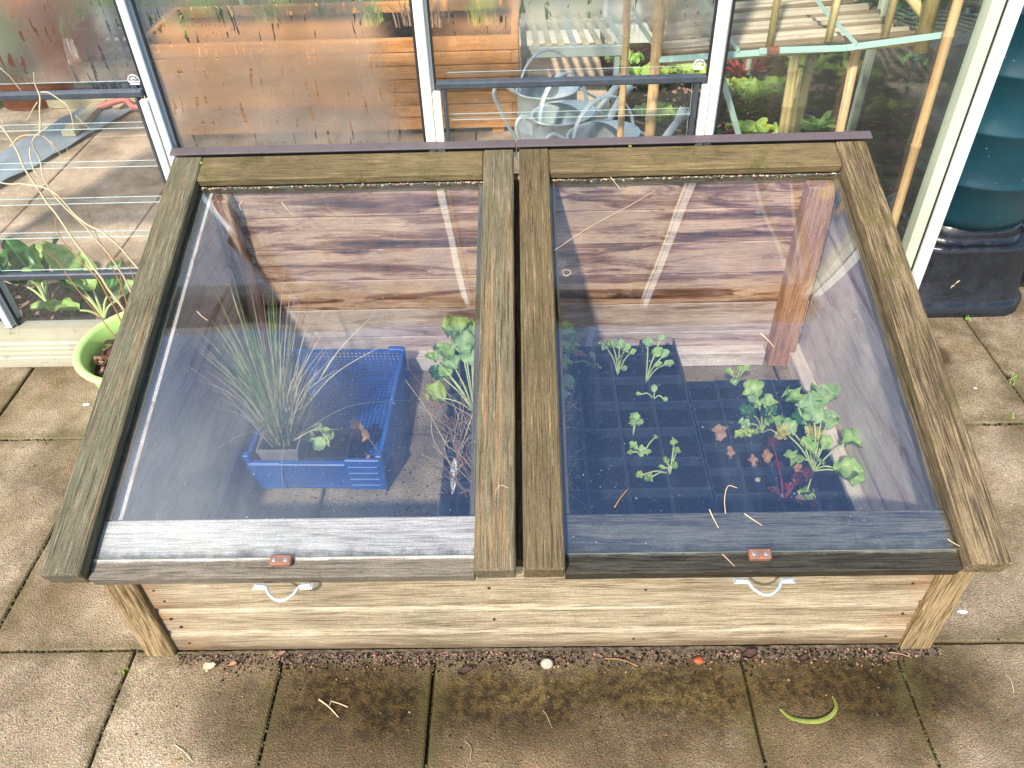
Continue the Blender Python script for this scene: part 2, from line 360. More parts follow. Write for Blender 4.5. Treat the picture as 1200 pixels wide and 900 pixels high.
def glass(name, f0=.04, dirt=.04, dirtcol=(.8, .82, .85), fog=0.0, streaks=0.0, tint=(.97, .985, .98), fogx=None, low=None, spots=0.0, bumpy=0.0):
    b = NB(name); p = b.geo()
    g = b.n('NewGeometry'); 
    wob = b.bump(b.noise(p, 3.5, 1, .5), .12, .02)
    dp = b.n('VectorMath', {'operation': 'DOT_PRODUCT'}, i0=g.outputs['Incoming'], i1=g.outputs['Normal']).outputs['Value']
    cosi = b.math('ABSOLUTE', dp)
    om = b.math('SUBTRACT', 1.0, cosi)
    p5 = b.math('POWER', om, 5.0)
    fr = b.math('ADD', f0, b.math('MULTIPLY', p5, 1 - f0))
    tr = b.n('BsdfTransparent', None, Color=(*tint, 1)).outputs[0]
    gl = b.n('BsdfGlossy', None, Color=(.80, .88, 1, 1), Roughness=.0, Normal=wob).outputs[0]
    dk = b.math('MULTIPLY', b.ramp(b.noise(p, 5, 6, .65), [(.35, .35), (.7, 1.5)]), dirt)
    if spots:
        sm = b.ramp(b.noise(b.map(p, (16, 2.2, 1)), 1.0, 5, .7), [(.50, 0), (.72, 1)])
        dk = b.math('ADD', dk, b.math('MULTIPLY', sm, .022 if low else .02))
        sp = b.ramp(b.voro(p, 55), [(.05, 1), (.09, 0)])
        sel = b.ramp(b.noise(p, 9, 3), [(.5, 0), (.6, 1)])
        dk = b.math('ADD', dk, b.math('MULTIPLY', b.math('MULTIPLY', sp, sel), spots))
        spk = b.ramp(b.noise(p, 260, 2, .5), [(.70, 0), (.74, 1)])
        dk = b.math('ADD', dk, b.math('MULTIPLY', spk, spots * .5))
    if low:
        # grime silted on the bottom edge of the pane
        sy = b.n('SeparateXYZ', None, Vector=p).outputs[1]
        e = b.math('ADD', b.rng(sy, low + .075, low, 0, 1), b.math('MULTIPLY', b.math('SUBTRACT', b.noise(p, 26, 6, .75), .5), 1.1))
        grime = b.math('MULTIPLY', b.rng(e, .62, 1.15), b.rng(sy, low + .065, low + .02))
        gsp = b.ramp(b.noise(p, 240, 4, .8), [(.42, 0), (.56, 1)])
        gm = b.math('MULTIPLY', grime, b.math('MULTIPLY_ADD', gsp, .7, .3))
    df = b.n('BsdfDiffuse', None, Color=(*dirtcol, 1)).outputs[0]
    body = b.n('MixShader', None, i0=dk, i1=tr, i2=df).outputs[0]
    if low:
        body = b.n('MixShader', None, i0=gm, i1=body, i2=b.n('BsdfDiffuse', None, Color=(*c3('#4E4A36'), 1)).outputs[0]).outputs[0]
    if fog:
        rf = b.n('BsdfRefraction', None, Color=(1, 1, 1, 1), Roughness=.30, IOR=1.14).outputs[0]
        t2 = b.n('BsdfTransparent', None, Color=(.96, .97, .96, 1)).outputs[0]
        d2 = b.n('BsdfDiffuse', None, Color=(.74, .72, .66, 1)).outputs[0]
        t3 = b.n('BsdfTranslucent', None, Color=(.8, .8, .78, 1)).outputs[0]
        dd = b.n('MixShader', None, i0=.5, i1=d2, i2=t3).outputs[0]
        f1 = b.n('MixShader', None, i0=.76, i1=t2, i2=rf).outputs[0]
        wv = b.noise(b.map(p, (1, 1, 1)), 14, 2, .5)
        gx = b.n('CombineXYZ', None, X=b.math('ADD', b.n('SeparateXYZ', None, Vector=p).outputs[0], b.math('MULTIPLY', wv, .02)), Y=0.0, Z=b.math('MULTIPLY', b.n('SeparateXYZ', None, Vector=p).outputs[2], .10)).outputs[0]
        drn = b.noise(gx, 95, 2, .5)
        br = b.ramp(b.noise(p, 26, 3, .6), [(.47, 0), (.53, 1)])
        fgf = b.math('ADD', b.math('MULTIPLY', b.ramp(b.noise(b.map(p, (1, 1, .5)), 6, 5, .65), [(.3, .5), (.7, 1.5)]), .17), b.math('MULTIPLY', b.math('MULTIPLY', b.ramp(drn, [(.575, 0), (.59, 1), (.605, 0)]), br), .16))
        fg = b.n('MixShader', None, i0=fgf, i1=f1, i2=dd).outputs[0]
        mask = b.rng(b.noise(b.map(p, (1, 1, 1.0)), 2.2, 4, .6), .28, .45)
        if fogx:      # fog thins out towards fogx[1]
            sx = b.n('SeparateXYZ', None, Vector=p)
            a, c, ax = fogx
            e = b.math('ADD', sx.outputs[ax], b.math('MULTIPLY', b.math('SUBTRACT', b.noise(p, 8, 4, .6), .5), .12))
            mask = b.math('MULTIPLY', mask, b.rng(e, c, a))
        # drips that ran down and left clear tracks
        dr = b.ramp(drn, [(.585, 0), (.61, 1)])
        drop = b.math('MULTIPLY', b.math('MULTIPLY', dr, br), streaks)
        bead = b.ramp(b.voro(p, 150), [(.16, 1), (.24, 0)])
        bsel = b.ramp(b.noise(p, 12, 3), [(.50, 0), (.60, 1)])
        drop = b.math('MAXIMUM', drop, b.math('MULTIPLY', b.math('MULTIPLY', bead, bsel), streaks * .8))
        mask = b.math('MULTIPLY', mask, b.math('SUBTRACT', 1.0, drop))
        mask = b.math('MULTIPLY', mask, fog)
        body = b.n('MixShader', None, i0=mask, i1=body, i2=fg).outputs[0]
    return b.end(b.n('MixShader', None, i0=fr, i1=body, i2=gl).outputs[0])
M['lid_glass'] = glass('cold frame glass', .145, .004, (.62, .68, .80), spots=.4, low=.815)
def sglass():
    b = NB('plain greenhouse glass'); g = b.n('NewGeometry')
    dp = b.n('VectorMath', {'operation': 'DOT_PRODUCT'}, i0=g.outputs['Incoming'], i1=g.outputs['Normal']).outputs['Value']
    fr = b.math('ADD', .035, b.math('MULTIPLY', b.math('POWER', b.math('SUBTRACT', 1.0, b.math('ABSOLUTE', dp)), 5.0), .96))
    return b.end(b.n('MixShader', None, i0=fr, i1=b.n('BsdfTransparent', None, Color=(.98, .99, .985, 1)).outputs[0], i2=b.n('BsdfGlossy', None, Color=(1, 1, 1, 1), Roughness=.0).outputs[0]).outputs[0])
M['simple_glass'] = sglass()
M['clear_glass'] = glass('greenhouse glass', .035, .02, (.7, .72, .7), spots=.15)
M['fog_glass'] = glass('misted glass', .035, .02, fog=1.0, streaks=.9)
M['fog_mid'] = glass('partly misted glass', .035, .02, fog=1.0, streaks=.9, fogx=(.88, .80, 2))
M['fog_left'] = glass('misted glass left', .035, .02, fog=1.0, streaks=.9, fogx=(-.90, -.84, 0))
M['fog_big'] = glass('misted glass wide', .035, .02, fog=1.0, streaks=.9, fogx=(-.36, -.27, 0))
M['fog_right'] = glass('faintly misted glass', .03, .015, (.6, .62, .5), fog=.12, streaks=.6)
M['dusty_side'] = glass('dusty green side glass', .05, .02, (.35, .45, .36), spots=.4)
def glass_edge():
    b = NB('bright glass edge')
    return b.end(b.bsdf(c3('#DDEBE4'), .25))
M['glass_edge'] = glass_edge()
M['dim_edge'] = plain('greenish glass edge', c3('#8A9A92'), .3)

# ------------------------------------------------------------------ mesh builder
class MB:
    def __init__(s): s.v = []; s.f = []; s.g = []; s.mi = []
    def add(s, vs, fs, gs, mi=0):
        o = len(s.v); s.v += [tuple(v) for v in vs]; s.g += [tuple(g) for g in gs]
        s.f += [tuple(i + o for i in f) for f in fs]; s.mi += [mi] * len(fs)
        return s
    def build(s, name, mat, parent=None, smooth=False, loc=None, keep=False):
        me = bpy.data.meshes.new(name)
        origin = Vector(loc) if loc is not None else (Vector((0, 0, 0)))
        vs = [(v[0] - origin.x, v[1] - origin.y, v[2] - origin.z) for v in s.v]
        me.from_pydata(vs, [], s.f)
        at = me.attributes.new('gc', 'FLOAT_VECTOR', 'POINT')
        flat = [c for g in s.g for c in g]
        at.data.foreach_set('vector', flat)
        mats = mat if isinstance(mat, (list, tuple)) else [mat]
        for mm in mats: me.materials.append(mm)
        me.polygons.foreach_set('material_index', s.mi)
        if smooth: me.polygons.foreach_set('use_smooth', [True] * len(s.f))
        me.update()
        ob = bpy.data.objects.new(name, me); col.objects.link(ob)
        if parent is not None:
            ob.parent = parent
            ob.location = origin - wloc(parent)
        else: ob.location = origin
        return ob
def wloc(o):
    v = Vector(o.location)
    while o.parent: o = o.parent; v += o.location
    return v
def tag(o, label=None, cat=None, group=None, kind=None):
    for k, v in (('label', label), ('category', cat), ('group', group), ('kind', kind)):
        if v: o[k] = v
    return o
def thing(name, label, cat, loc=(0, 0, 0), group=None):
    o = bpy.data.objects.new(name, None); col.objects.link(o); o.location = loc
    o.empty_display_size = .05
    return tag(o, label, cat, group)

def box(mb, lo, hi, axis=None, bev=.002, T=None, mi=0, seed=None, warp=0):
    """axis aligned box lo..hi, optional transform T; grain along longest axis"""
    lo = Vector(lo); hi = Vector(hi); sz = hi - lo; c = (lo + hi) / 2
    if axis is None: axis = max(range(3), key=lambda i: sz[i])
    bm = bmesh.new(); bmesh.ops.create_cube(bm, size=1)
    for v in bm.verts: v.co = Vector((v.co.x * sz.x, v.co.y * sz.y, v.co.z * sz.z)) + c
    if bev and bev * 2.2 < min(sz):
        bmesh.ops.bevel(bm, geom=list(bm.edges), offset=bev, segments=1, affect='EDGES')
    off = random.uniform(0, 40) if seed is None else seed
    ax = [axis] + [i for i in range(3) if i != axis]
    gs = [(v.co[ax[0]] + off, v.co[ax[1]] + off * .37, v.co[ax[2]] + off * .11) for v in bm.verts]
    vs = [(T @ v.co) if T is not None else v.co.copy() for v in bm.verts]
    bm.verts.index_update()
    fs = [[v.index for v in f.verts] for f in bm.faces]
    bm.free()
    return mb.add(vs, fs, gs, mi)
def beam(mb, a, b_, w_, h_, up=(0, 0, 1), bev=.001, mi=0):
    a = Vector(a); b_ = Vector(b_); d = b_ - a; L = d.length; d.normalize()
    u = Vector(up); s = d.cross(u).normalized(); u = s.cross(d).normalized()
    T = Matrix(((d.x, s.x, u.x, a.x), (d.y, s.y, u.y, a.y), (d.z, s.z, u.z, a.z), (0, 0, 0, 1)))
    return box(mb, (0, -w_ / 2, -h_ / 2), (L, w_ / 2, h_ / 2), 0, bev, T, mi)
def extr(mb, poly, x0, x1, T=None, off=None, mi=0, axis=0):
    """polygon in (y,z) extruded along x (axis=0) ; poly list CCW"""
    off = random.uniform(0, 40) if off is None else off
    n = len(poly); vs = []; gs = []
    def P(x, y, z):
        q = Vector((x, y, z)) if axis == 0 else Vector((y, x, z))
        return T @ q if T is not None else q
    for x in (x0, x1):
        for (y, z) in poly: vs.append(P(x, y, z)); gs.append((x + off, y + off * .3, z + off * .17))
    fs = [[i, (i + 1) % n, n + (i + 1) % n, n + i] for i in range(n)]
    fs += [list(range(n))[::-1], list(range(n, 2 * n))]
    return mb.add(vs, fs, gs, mi)
def tube(mb, pts, rad, sides=6, mi=0, cap=True, nodes=None):
    pts = [Vector(p) for p in pts]; n = len(pts)
    if not hasattr(rad, '__len__'): rad = [rad] * n
    off = random.uniform(0, 30)
    vs = []; fs = []; gs = []; prev = None; L = 0
    for i, p in enumerate(pts):
        d = (pts[min(i + 1, n - 1)] - pts[max(i - 1, 0)])
        if d.length < 1e-9: d = Vector((0, 0, 1))
        d.normalize()
        if prev is None:
            s = d.orthogonal().normalized()
        else:
            s = (prev - d * prev.dot(d)); s = s.normalized() if s.length > 1e-6 else d.orthogonal().normalized()
        prev = s; t = d.cross(s)
        if i: L += (p - pts[i - 1]).length
        for k in range(sides):
            a = 2 * PI * k / sides
            vs.append(p + (s * math.cos(a) + t * math.sin(a)) * rad[i])
            gs.append((L + off, math.cos(a) * .03 + off, math.sin(a) * .03))
    for i in range(n - 1):
        for k in range(sides):
            k2 = (k + 1) % sides
            fs.append([i * sides + k, i * sides + k2, (i + 1) * sides + k2, (i + 1) * sides + k])
    if cap: fs += [list(range(sides))[::-1], [(n - 1) * sides + k for k in range(sides)]]
    return mb.add(vs, fs, gs, mi)
def cane(mb, a, b_, r, seg=.16, mi=0, bend=.0, start=.0):
    """bamboo cane with node rings"""
    a = Vector(a); b_ = Vector(b_); L = (b_ - a).length; d = (b_ - a) / L
    ts = [0]; x = start or seg * random.uniform(.3, .9); rr = [r]
    while x < L - .02:
        for dx, k in ((-.006, 1.0), (-.002, 1.13), (.002, 1.13), (.006, .97)):
            ts.append(x + dx); rr.append(r * k)
        x += seg * random.uniform(.85, 1.15)
    ts.append(L); rr.append(r * .98)
    o = d.orthogonal().normalized()
    pts = [a + d * t + o * bend * math.sin(PI * t / L) for t in ts]
    return tube(mb, pts, rr, 12, mi)
def spline(pts, n=8):
    pts = [Vector(p) for p in pts]; P = [pts[0] * 2 - pts[1]] + pts + [pts[-1] * 2 - pts[-2]]; out = []
    for i in range(1, len(P) - 2):
        for k in range(n):
            t = k / n; a, b_, c, d = P[i - 1], P[i], P[i + 1], P[i + 2]
            out.append(.5 * ((2 * b_) + (c - a) * t + (2 * a - 5 * b_ + 4 * c - d) * t * t + (3 * b_ - a - 3 * c + d) * t ** 3))
    out.append(pts[-1]); return out
def lathe(mb, prof, c=(0, 0, 0), sides=40, sx=1, sy=1, T=None, mi=0):
    c = Vector(c); vs = []; fs = []; gs = []; n = len(prof)
    for (r, z) in prof:
        for k in range(sides):
            a = 2 * PI * k / sides
            q = Vector((c.x + r * math.cos(a) * sx, c.y + r * math.sin(a) * sy, c.z + z))
            vs.append(T @ q if T is not None else q); gs.append((z, a * .1, r))
    for i in range(n - 1):
        for k in range(sides):
            k2 = (k + 1) % sides
            fs.append([i * sides + k, i * sides + k2, (i + 1) * sides + k2, (i + 1) * sides + k])
    return mb.add(vs, fs, gs, mi)
def blob(mb, c, r, sq=(1, 1, .6), mi=0, rough=.25, sub=2):
    bm = bmesh.new(); bmesh.ops.create_icosphere(bm, subdivisions=sub, radius=1)
    o = Vector((random.random() * 50, random.random() * 50, 0)); vs = []
    for v in bm.verts:
        k = 1 + rough * mnoise.noise(v.co * 1.7 + o)
        vs.append(Vector((v.co.x * r * sq[0] * k, v.co.y * r * sq[1] * k, v.co.z * r * sq[2] * k)) + Vector(c))
    bm.verts.index_update(); fs = [[v.index for v in f.verts] for f in bm.faces]; gs = [tuple(v.co) for v in bm.verts]
    bm.free(); return mb.add(vs, fs, gs, mi)
def leaf(mb, base, tip, wid, up=(0, 0, 1), droop=.2, crinkle=.08, lobes=0, shape='ovate', cup=.15, mi=0, nu=8, nv=4, roll=0):
    base = Vector(base); tip = Vector(tip); d = tip - base; L = d.length; d.normalize()
    s = d.cross(Vector(up)); s = s.normalized() if s.length > 1e-5 else d.orthogonal().normalized()
    n = s.cross(d).normalized()
    if roll:
        q = Matrix.Rotation(roll, 3, d); s = q @ s; n = q @ n
    sd = Vector((random.random() * 99, random.random() * 99, random.random() * 99))
    vs = []; gs = []; fs = []
    for i in range(nu + 1):
        t = i / nu
        if shape == 'ovate': wv = math.sin(PI * min(1, t * .93 + .05)) ** .75
        elif shape == 'round': wv = math.sqrt(max(0, 1 - (2 * t - 1) ** 2)) * 1.05 + .05 * (t < .2)
        elif shape == 'spoon': wv = (.12 + .9 * max(0, math.sin(PI * max(0, (t - .25) / .75) ** .9)) ** .6) if t > .25 else .12
        else: wv = (1 - t) ** .6 * min(1, .55 + t * 3)
        if lobes: wv *= 1 + .32 * math.sin(t * lobes * 2 * PI + sd.x)
        for j in range(-nv, nv + 1):
            u = j / nv
            e = 1 + .14 * mnoise.noise(Vector((t * 6, u * 2, 0)) + sd)
            p = base + d * (L * t) + s * (wid / 2 * wv * u * e)
            z = cup * wid * u * u - droop * L * t * t + L * droop * .4 * t
            z += crinkle * wid * 1.6 * mnoise.noise(Vector((t * 5, u * 2.5, 1)) + sd) * (.3 + abs(u))
            vs.append(p + n * z); gs.append((t, u, sd.x))
    W = 2 * nv + 1
    for i in range(nu):
        for j in range(W - 1):
            a = i * W + j; fs.append([a, a + 1, a + W + 1, a + W])
    return mb.add(vs, fs, gs, mi)
def blade(mb, base, mid, tip, w_, mi=0, n=7):
    pts = spline([base, mid, tip], n); vs = []; gs = []; fs = []
    side = (Vector(tip) - Vector(base)).cross(Vector((random.uniform(-1, 1), random.uniform(-1, 1), .3)))
    side = side.normalized() if side.length > 1e-6 else Vector((1, 0, 0))
    N = len(pts)
    for i, p in enumerate(pts):
        t = i / (N - 1); ww = w_ * (1 - t) ** .7 * .5 + .0002
        vs += [p - side * ww, p + side * ww]; gs += [(t, .5, 0), (t, 1, 0)]
    for i in range(N - 1): fs.append([2 * i, 2 * i + 1, 2 * i + 3, 2 * i + 2])
    return mb.add(vs, fs, gs, mi)
def U(a, b_): return random.uniform(a, b_)
def V(*a): return Vector(a)

# ------------------------------------------------------------------ ground
mb = MB(); S = 120
mb.add([(-S, -S, -.03), (S, -S, -.03), (S, S, -.03), (-S, S, -.03)], [[0, 1, 2, 3]], [(0, 0, 0)] * 4)
g = mb.build('ground', M['lawn']); tag(g, kind='structure')
mb = MB(); mb.add([(-3.4, -3.4, -.012), (3.4, -3.4, -.012), (3.4, 2.2, -.012), (1.08, 2.2, -.012), (1.08, 1.78, -.012), (-3.4, 1.78, -.012)], [[0, 1, 2, 3, 4, 5]], [(0, 0, 0)] * 6)
g = mb.build('path_bedding', M['joint']); tag(g, kind='structure')

def slab(mb, x0, x1, y0, y1, gap=.0032, z=0.0):
    """one slab: slightly uneven edges, worn arris, fine grid so that attribute y = distance to edge"""
    x0 += gap * U(.5, 1.3); x1 -= gap * U(.5, 1.3); y0 += gap * U(.5, 1.3); y1 -= gap * U(.5, 1.3)
    nx = max(3, int((x1 - x0) / .03)); ny = max(3, int((y1 - y0) / .03)); rnd = random.random(); tz = U(-.0015, .0015)
    sd = V(U(0, 50), U(0, 50), 0)
    xs = [x0, x0 + .003] + [x0 + (x1 - x0) * i / nx for i in range(1, nx)] + [x1 - .003, x1]
    ys = [y0, y0 + .003] + [y0 + (y1 - y0) * i / ny for i in range(1, ny)] + [y1 - .003, y1]
    vs = []; gs = []; fs = []
    for j, y in enumerate(ys):
        for i, x in enumerate(xs):
            e = min(x - x0, x1 - x, y - y0, y1 - y)
            wx = .0016 * mnoise.noise(V(x * 30, y * 30, 1)) if e <= .0031 else 0
            zz = z + tz - (.0028 if e < 1e-6 else 0) + .0012 * mnoise.noise(V(x * 9, y * 9, 0) + sd)
            vs.append((x + wx, y + wx, zz)); gs.append((rnd, e, 0))
    W = len(xs)
    for j in range(len(ys) - 1):
        for i in range(W - 1):
            a = j * W + i; fs.append([a, a + 1, a + W + 1, a + W])
    # skirts
    per = [i for i in range(W)] + [j * W + W - 1 for j in range(1, len(ys))] + [(len(ys) - 1) * W + i for i in range(W - 2, -1, -1)] + [j * W for j in range(len(ys) - 2, 0, -1)]
    o = len(vs)
    for i in per: vs.append((vs[i][0], vs[i][1], z - .03)); gs.append((rnd, 0, 0))
    n = len(per)
    for k in range(n): fs.append([per[k], o + k, o + (k + 1) % n, per[(k + 1) % n]])
    mb.add(vs, fs, gs)

mb = MB()
def row(y0, y1, xs):
    for a, c in zip(xs[:-1], xs[1:]): slab(mb, a, c, y0, y1)
row(-.965, -.365, [-2.59 + .6 * i for i in range(10)])
row(-.365, .235, [-2.29 + .6 * i for i in range(10)])
row(.235, .833, [-2.59, -1.99, -1.39, -.79, -.49, -.195, .395, .69, 1.29, 1.89, 2.49])
row(.833, 1.433, [-2.29, -1.69, -1.092, -.492, .11, .71, 1.31, 1.91, 2.51])
row(1.433, 1.77, [-2.615, -2.015, -1.415, -.815, -.215, .385, .67])
row(1.433, 2.033, [.67, 1.27, 1.87, 2.47])
pv = mb.build('paving', M['paving']); tag(pv, kind='structure')

mb = MB()
for (y0, y1) in ((2.14, 2.72), (2.72, 3.32), (3.32, 3.92), (3.92, 4.4)):
    for xx in ((-2.5, -1.90), (-1.90, -1.41), (-1.41, -.81), (-.81, -.21), (-.21, .39)):
        slab(mb, xx[0], xx[1], y0, y1, .004)
pi_ = mb.build('greenhouse_path', M['paving_in']); tag(pi_, kind='structure')

def lumpy(name, x0, x1, y0, y1, z, amp, mat, step=.03, f=9):
    mb = MB(); nx = int((x1 - x0) / step); ny = int((y1 - y0) / step); vs = []; fs = []; gs = []
    for j in range(ny + 1):
        for i in range(nx + 1):
            x = x0 + (x1 - x0) * i / nx; y = y0 + (y1 - y0) * j / ny
            zz = z + amp * mnoise.fractal(V(x * f, y * f, 0), .7, 2, 5)
            vs.append((x, y, zz)); gs.append((x, y, zz))
    for j in range(ny):
        for i in range(nx):
            a = j * (nx + 1) + i; fs.append([a, a + 1, a + nx + 2, a + nx + 1])
    mb.add(vs, fs, gs); return mb.build(name, mat, None, True)
tag(lumpy('soil_bed', -2.62, -.84, 1.86, 2.14, .01, .02, M['soil'], .015), kind='structure')
tag(lumpy('soil_bed', .40, 1.04, 1.88, 4.35, .0, .03, M['soil'], .02), kind='structure')
tag(lumpy('soil_border', 1.09, 3.4, 2.05, 6.0, -.012, .03, M['soil_black'], .03), kind='structure')

# ------------------------------------------------------------------ cold frame
SL = math.atan2(.6066 - .3117, 1.7569 - .7892); LEN = math.hypot(.9677, .2949)
cS, sS = math.cos(SL), math.sin(SL)
TL = Matrix(((1, 0, 0, 0), (0, cS, -sS, .7892), (0, sS, cS, .3117), (0, 0, 0, 1)))
cf = thing('cold_frame', 'long low timber cold frame with two sloping glazed lids standing on the paving', 'cold frame', (0, 1.25, 0))

def zlid(y, n=-.043): return .3117 + (y - .7892) * math.tan(SL) + n / cS
# front boards - coved cladding
bz = [(.004, .0705), (.0705, .147), (.147, .262)]
for k, (z0, z1) in enumerate(bz):
    mb = MB(); y = .829 + .0015 * (k % 2)
    if k < 2: poly = [(y, z0), (y, z1 - .019), (y + .0035, z1 - .010), (y + .009, z1 - .001), (y + .022, z1 - .001), (y + .022, z0)]
    else: poly = [(y, z0), (y, z1), (y + .022, z1), (y + .022, z0)]
    poly = [(a, c) for a, c in poly]
    # slight sag of the bottom edge
    n = 24; x0, x1 = -.7035, .7015
    off = U(0, 30)
    vs = []; gs = []; fs = []; P = len(poly)
    for i in range(n + 1):
        x = x0 + (x1 - x0) * i / n; wz = .0012 * mnoise.noise(V(x * 5, k * 3.3, 0)); wy = .0016 * mnoise.noise(V(x * 3, k * 7.7, 4))
        for (yy, zz) in poly: vs.append((x, yy + wy, zz + wz)); gs.append((x + off, zz + off, yy))
    for i in range(n):
        for j in range(P): a = i * P; fs.append([a + j, a + (j + 1) % P, a + P + (j + 1) % P, a + P + j])
    fs.append(list(range(P))); fs.append([n * P + j for j in range(P)][::-1])
    mb.add(vs, [f[::-1] for f in fs], gs)
    ob = mb.build('front_board', M['board'], cf)
    # nails
nl = MB()
for (x, z) in ((-.685, .205), (-.676, .172), (-.683, .112), (-.672, .085), (-.672, .03), (.67, .2), (.68, .105), (.67, .03), (-.08, .2), (.2, .19), (-.075, .1), (.19, .03)):
    T = Matrix.Translation(V(x, .8285, z)) @ Matrix.Rotation(R(90), 4, 'X')
    lathe(nl, [(.0, .0012), (.0024, .0010), (.0028, 0), (.0028, -.004)], (0, 0, 0), 8, T=T)
nl.build('nail_heads', plain('rusty nail', c3('#3A2418'), .7), cf)['kind'] = 'stuff'
# rear & side boards
for k in range(6):
    z0 = .004 + k * .092; z1 = min(z0 + .0905, .556)
    if z1 - z0 < .02: continue
    mb = MB(); box(mb, (-.739, 1.712, z0), (.737, 1.732, z1), 0, .002)
    mb.build('rear_board', M['inner'] if k > 1 else M['inner_mid'], cf)  # lowest rear boards paler, sky reflection on the glass put into their colour
for sx in (-1, 1):
    for k in range(6):
        z0 = .004 + k * .0925; z1 = z0 + .091
        xi = .738 if sx > 0 else -.740
        xo = xi + sx * .020
        # top follows the slope of the lid
        def ycut(z): return .7892 + (z + .048 - .3117) / math.tan(SL)
        ya = max(.852, ycut(z0) + .0) ; yb = max(.852, ycut(z1))
        if ya > 1.66: continue
        if yb > 1.7: poly = [(ya, z0), (1.7115, z0), (1.7115, zlid(1.7115) - .004)]
        elif yb <= .8521: poly = [(.852, z0), (1.7115, z0), (1.7115, z1), (.852, z1)]
        else:
            poly = [(ya, z0), (1.7115, z0), (1.7115, z1), (yb, z1)]
            if ya <= .8521: poly = [(.852, z0), (1.7115, z0), (1.7115, z1), (yb, z1), (.852, max(z0 + .001, zlid(.852) - .004))]
        a, c = (xi, xo) if xi < xo else (xo, xi)
        off = U(0, 30); n = len(poly); vs = []; gs = []
        for x in (a, c):
            for (y, z) in poly: vs.append((x, y, z)); gs.append((y + off, z + off, x))
        fs = [[i, n + i, n + (i + 1) % n, (i + 1) % n] for i in range(n)] + [list(range(n)), list(range(n, 2 * n))[::-1]]
        mb = MB(); mb.add(vs, fs, gs)
        mb.build('side_board', M['inner_pale'] if sx > 0 else M['inner_pale'], cf)
# corner posts
for sx in (-1, 1):
    xo = -.7622 if sx < 0 else .7593
    a, c = (xo, xo + .0575) if sx < 0 else (xo - .0575, xo)
    mb = MB(); box(mb, (a, .8168, .001), (c, .8515, .262), 2, .0025)
    mb.build('corner_post', M['post'], cf)
    a, c = (-.7395, -.700) if sx < 0 else (.650, .7155)
    mb = MB(); box(mb, (a, 1.668, .001), (c, 1.7115, .535), 2, .003)
    mb.build('corner_post', M['inner_post'] if sx > 0 else M['inner'], cf)
# floor battens
mb = MB(); box(mb, (-.640, 1.675, .001), (.640, 1.7105, .048), 0, .003); mb.build('floor_batten', M['inner_pale'], cf)
mb = MB(); box(mb, (.702, .855, .001), (.7375, 1.7105, .050), 1, .003); mb.build('floor_batten', M['inner_pale'], cf)
mb = MB(); box(mb, (-.7395, .855, .001), (-.704, 1.7105, .050), 1, .003); mb.build('floor_batten', M['inner_pale'], cf)
# centre rafter under the gap between lids
mb = MB(); box(mb, (-.046, .03, -.094), (.004, LEN - .03, -.0475), 1, .002, TL); mb.build('centre_rafter', M['stile_brown'], cf)

def lid(x0, x1, mats, rail, label, hx, cx, seed):
    """stiles proud of the glass, bottom rail under it"""
    wst = .0695
    rl = MB(); box(rl, (x0 + wst + .0005, .0, -.060), (x1 - wst - .0005, .108, -.0305), 0, .002, TL)
    L = rl.build('lid', rail, cf, loc=(0, .79, .29)); L['label'] = label
    for k, (a, c, mt) in enumerate(((x0, x0 + wst, mats[0]), (x1 - wst, x1, mats[1]))):
        mb = MB()
        # upper part
        box(mb, (a, -.002, -.022), (c, LEN, 0), 1, .003, TL, seed=seed + k)
        # rebated lower part is wider on the glass side
        a2, c2 = (a, c - .0012) if k == 0 else (a + .0012, c)
        box(mb, (a2, -.0005, -.046), (c2, LEN - .001, -.0222), 1, .002, TL, seed=seed + k + .02)
        if k == 0: box(mb, (c - .001, .11, -.046), (c + .012, LEN - .08, -.030), 1, .001, TL)
        else: box(mb, (a - .012, .11, -.046), (a + .001, LEN - .08, -.030), 1, .001, TL)
        mb.build('stile', mt, L)
    mb = MB(); box(mb, (x0 + wst + .0005, LEN - .078, -.0235), (x1 - wst - .0005, LEN - .0005, -.0015), 0, .003, TL)
    box(mb, (x0 + wst + .0005, LEN - .076, -.046), (x1 - wst - .0005, LEN - .001, -.0305), 0, .002, TL)
    mb.build('top_rail', mats[2], L)
    # glass
    mb = MB(); box(mb, (x0 + wst - .003, .034, -.0292), (x1 - wst + .003, LEN - .079, -.0252), 0, 0, TL)
    gl = mb.build('glass_pane', [M['lid_glass'], M['dim_edge']], L)
    for p in gl.data.polygons:
        if p.area < .01: p.material_index = 1
    # clip with two screws
    mb = MB(); box(mb, (cx - .0185, .018, -.0300), (cx + .0185, .036, -.0165), 0, .002, TL)
    cl = mb.build('glass_clip', [M['clip'], M['screw']], L)
    mb = MB()
    for dx in (-.010, .010): lathe(mb, [(0, .0014), (.003, .0014), (.0042, .0004), (.0042, -.001)], (cx + dx, .0268, -.0165), 12, T=TL)
    mb.build('screw', M['screw'], L)
    # bow handle
    mb = MB(); y0 = .772; zf = .287
    pts = [V(hx - .046, .783, .2805), V(hx - .030, .781, .2805), V(hx - .026, .777, .280), V(hx - .021, .769, .277), V(hx - .010, .761, .274), V(hx, .759, .273), V(hx + .010, .761, .274), V(hx + .021, .769, .277), V(hx + .026, .777, .280), V(hx + .030, .781, .2805), V(hx + .046, .783, .2805)]
    tube(mb, spline(pts, 4), .0028, 8)
    for s in (-1, 1):
        box(mb, (hx + s * .040 - .011, .777, .2775), (hx + s * .040 + .011, .7885, .2800), 0, .001)
        lathe(mb, [(0, .002), (.0025, .0015), (.0032, 0)], (hx + s * .044, .782, .2800), 10)
    mb.build('handle', M['zinc'], L)
    return L
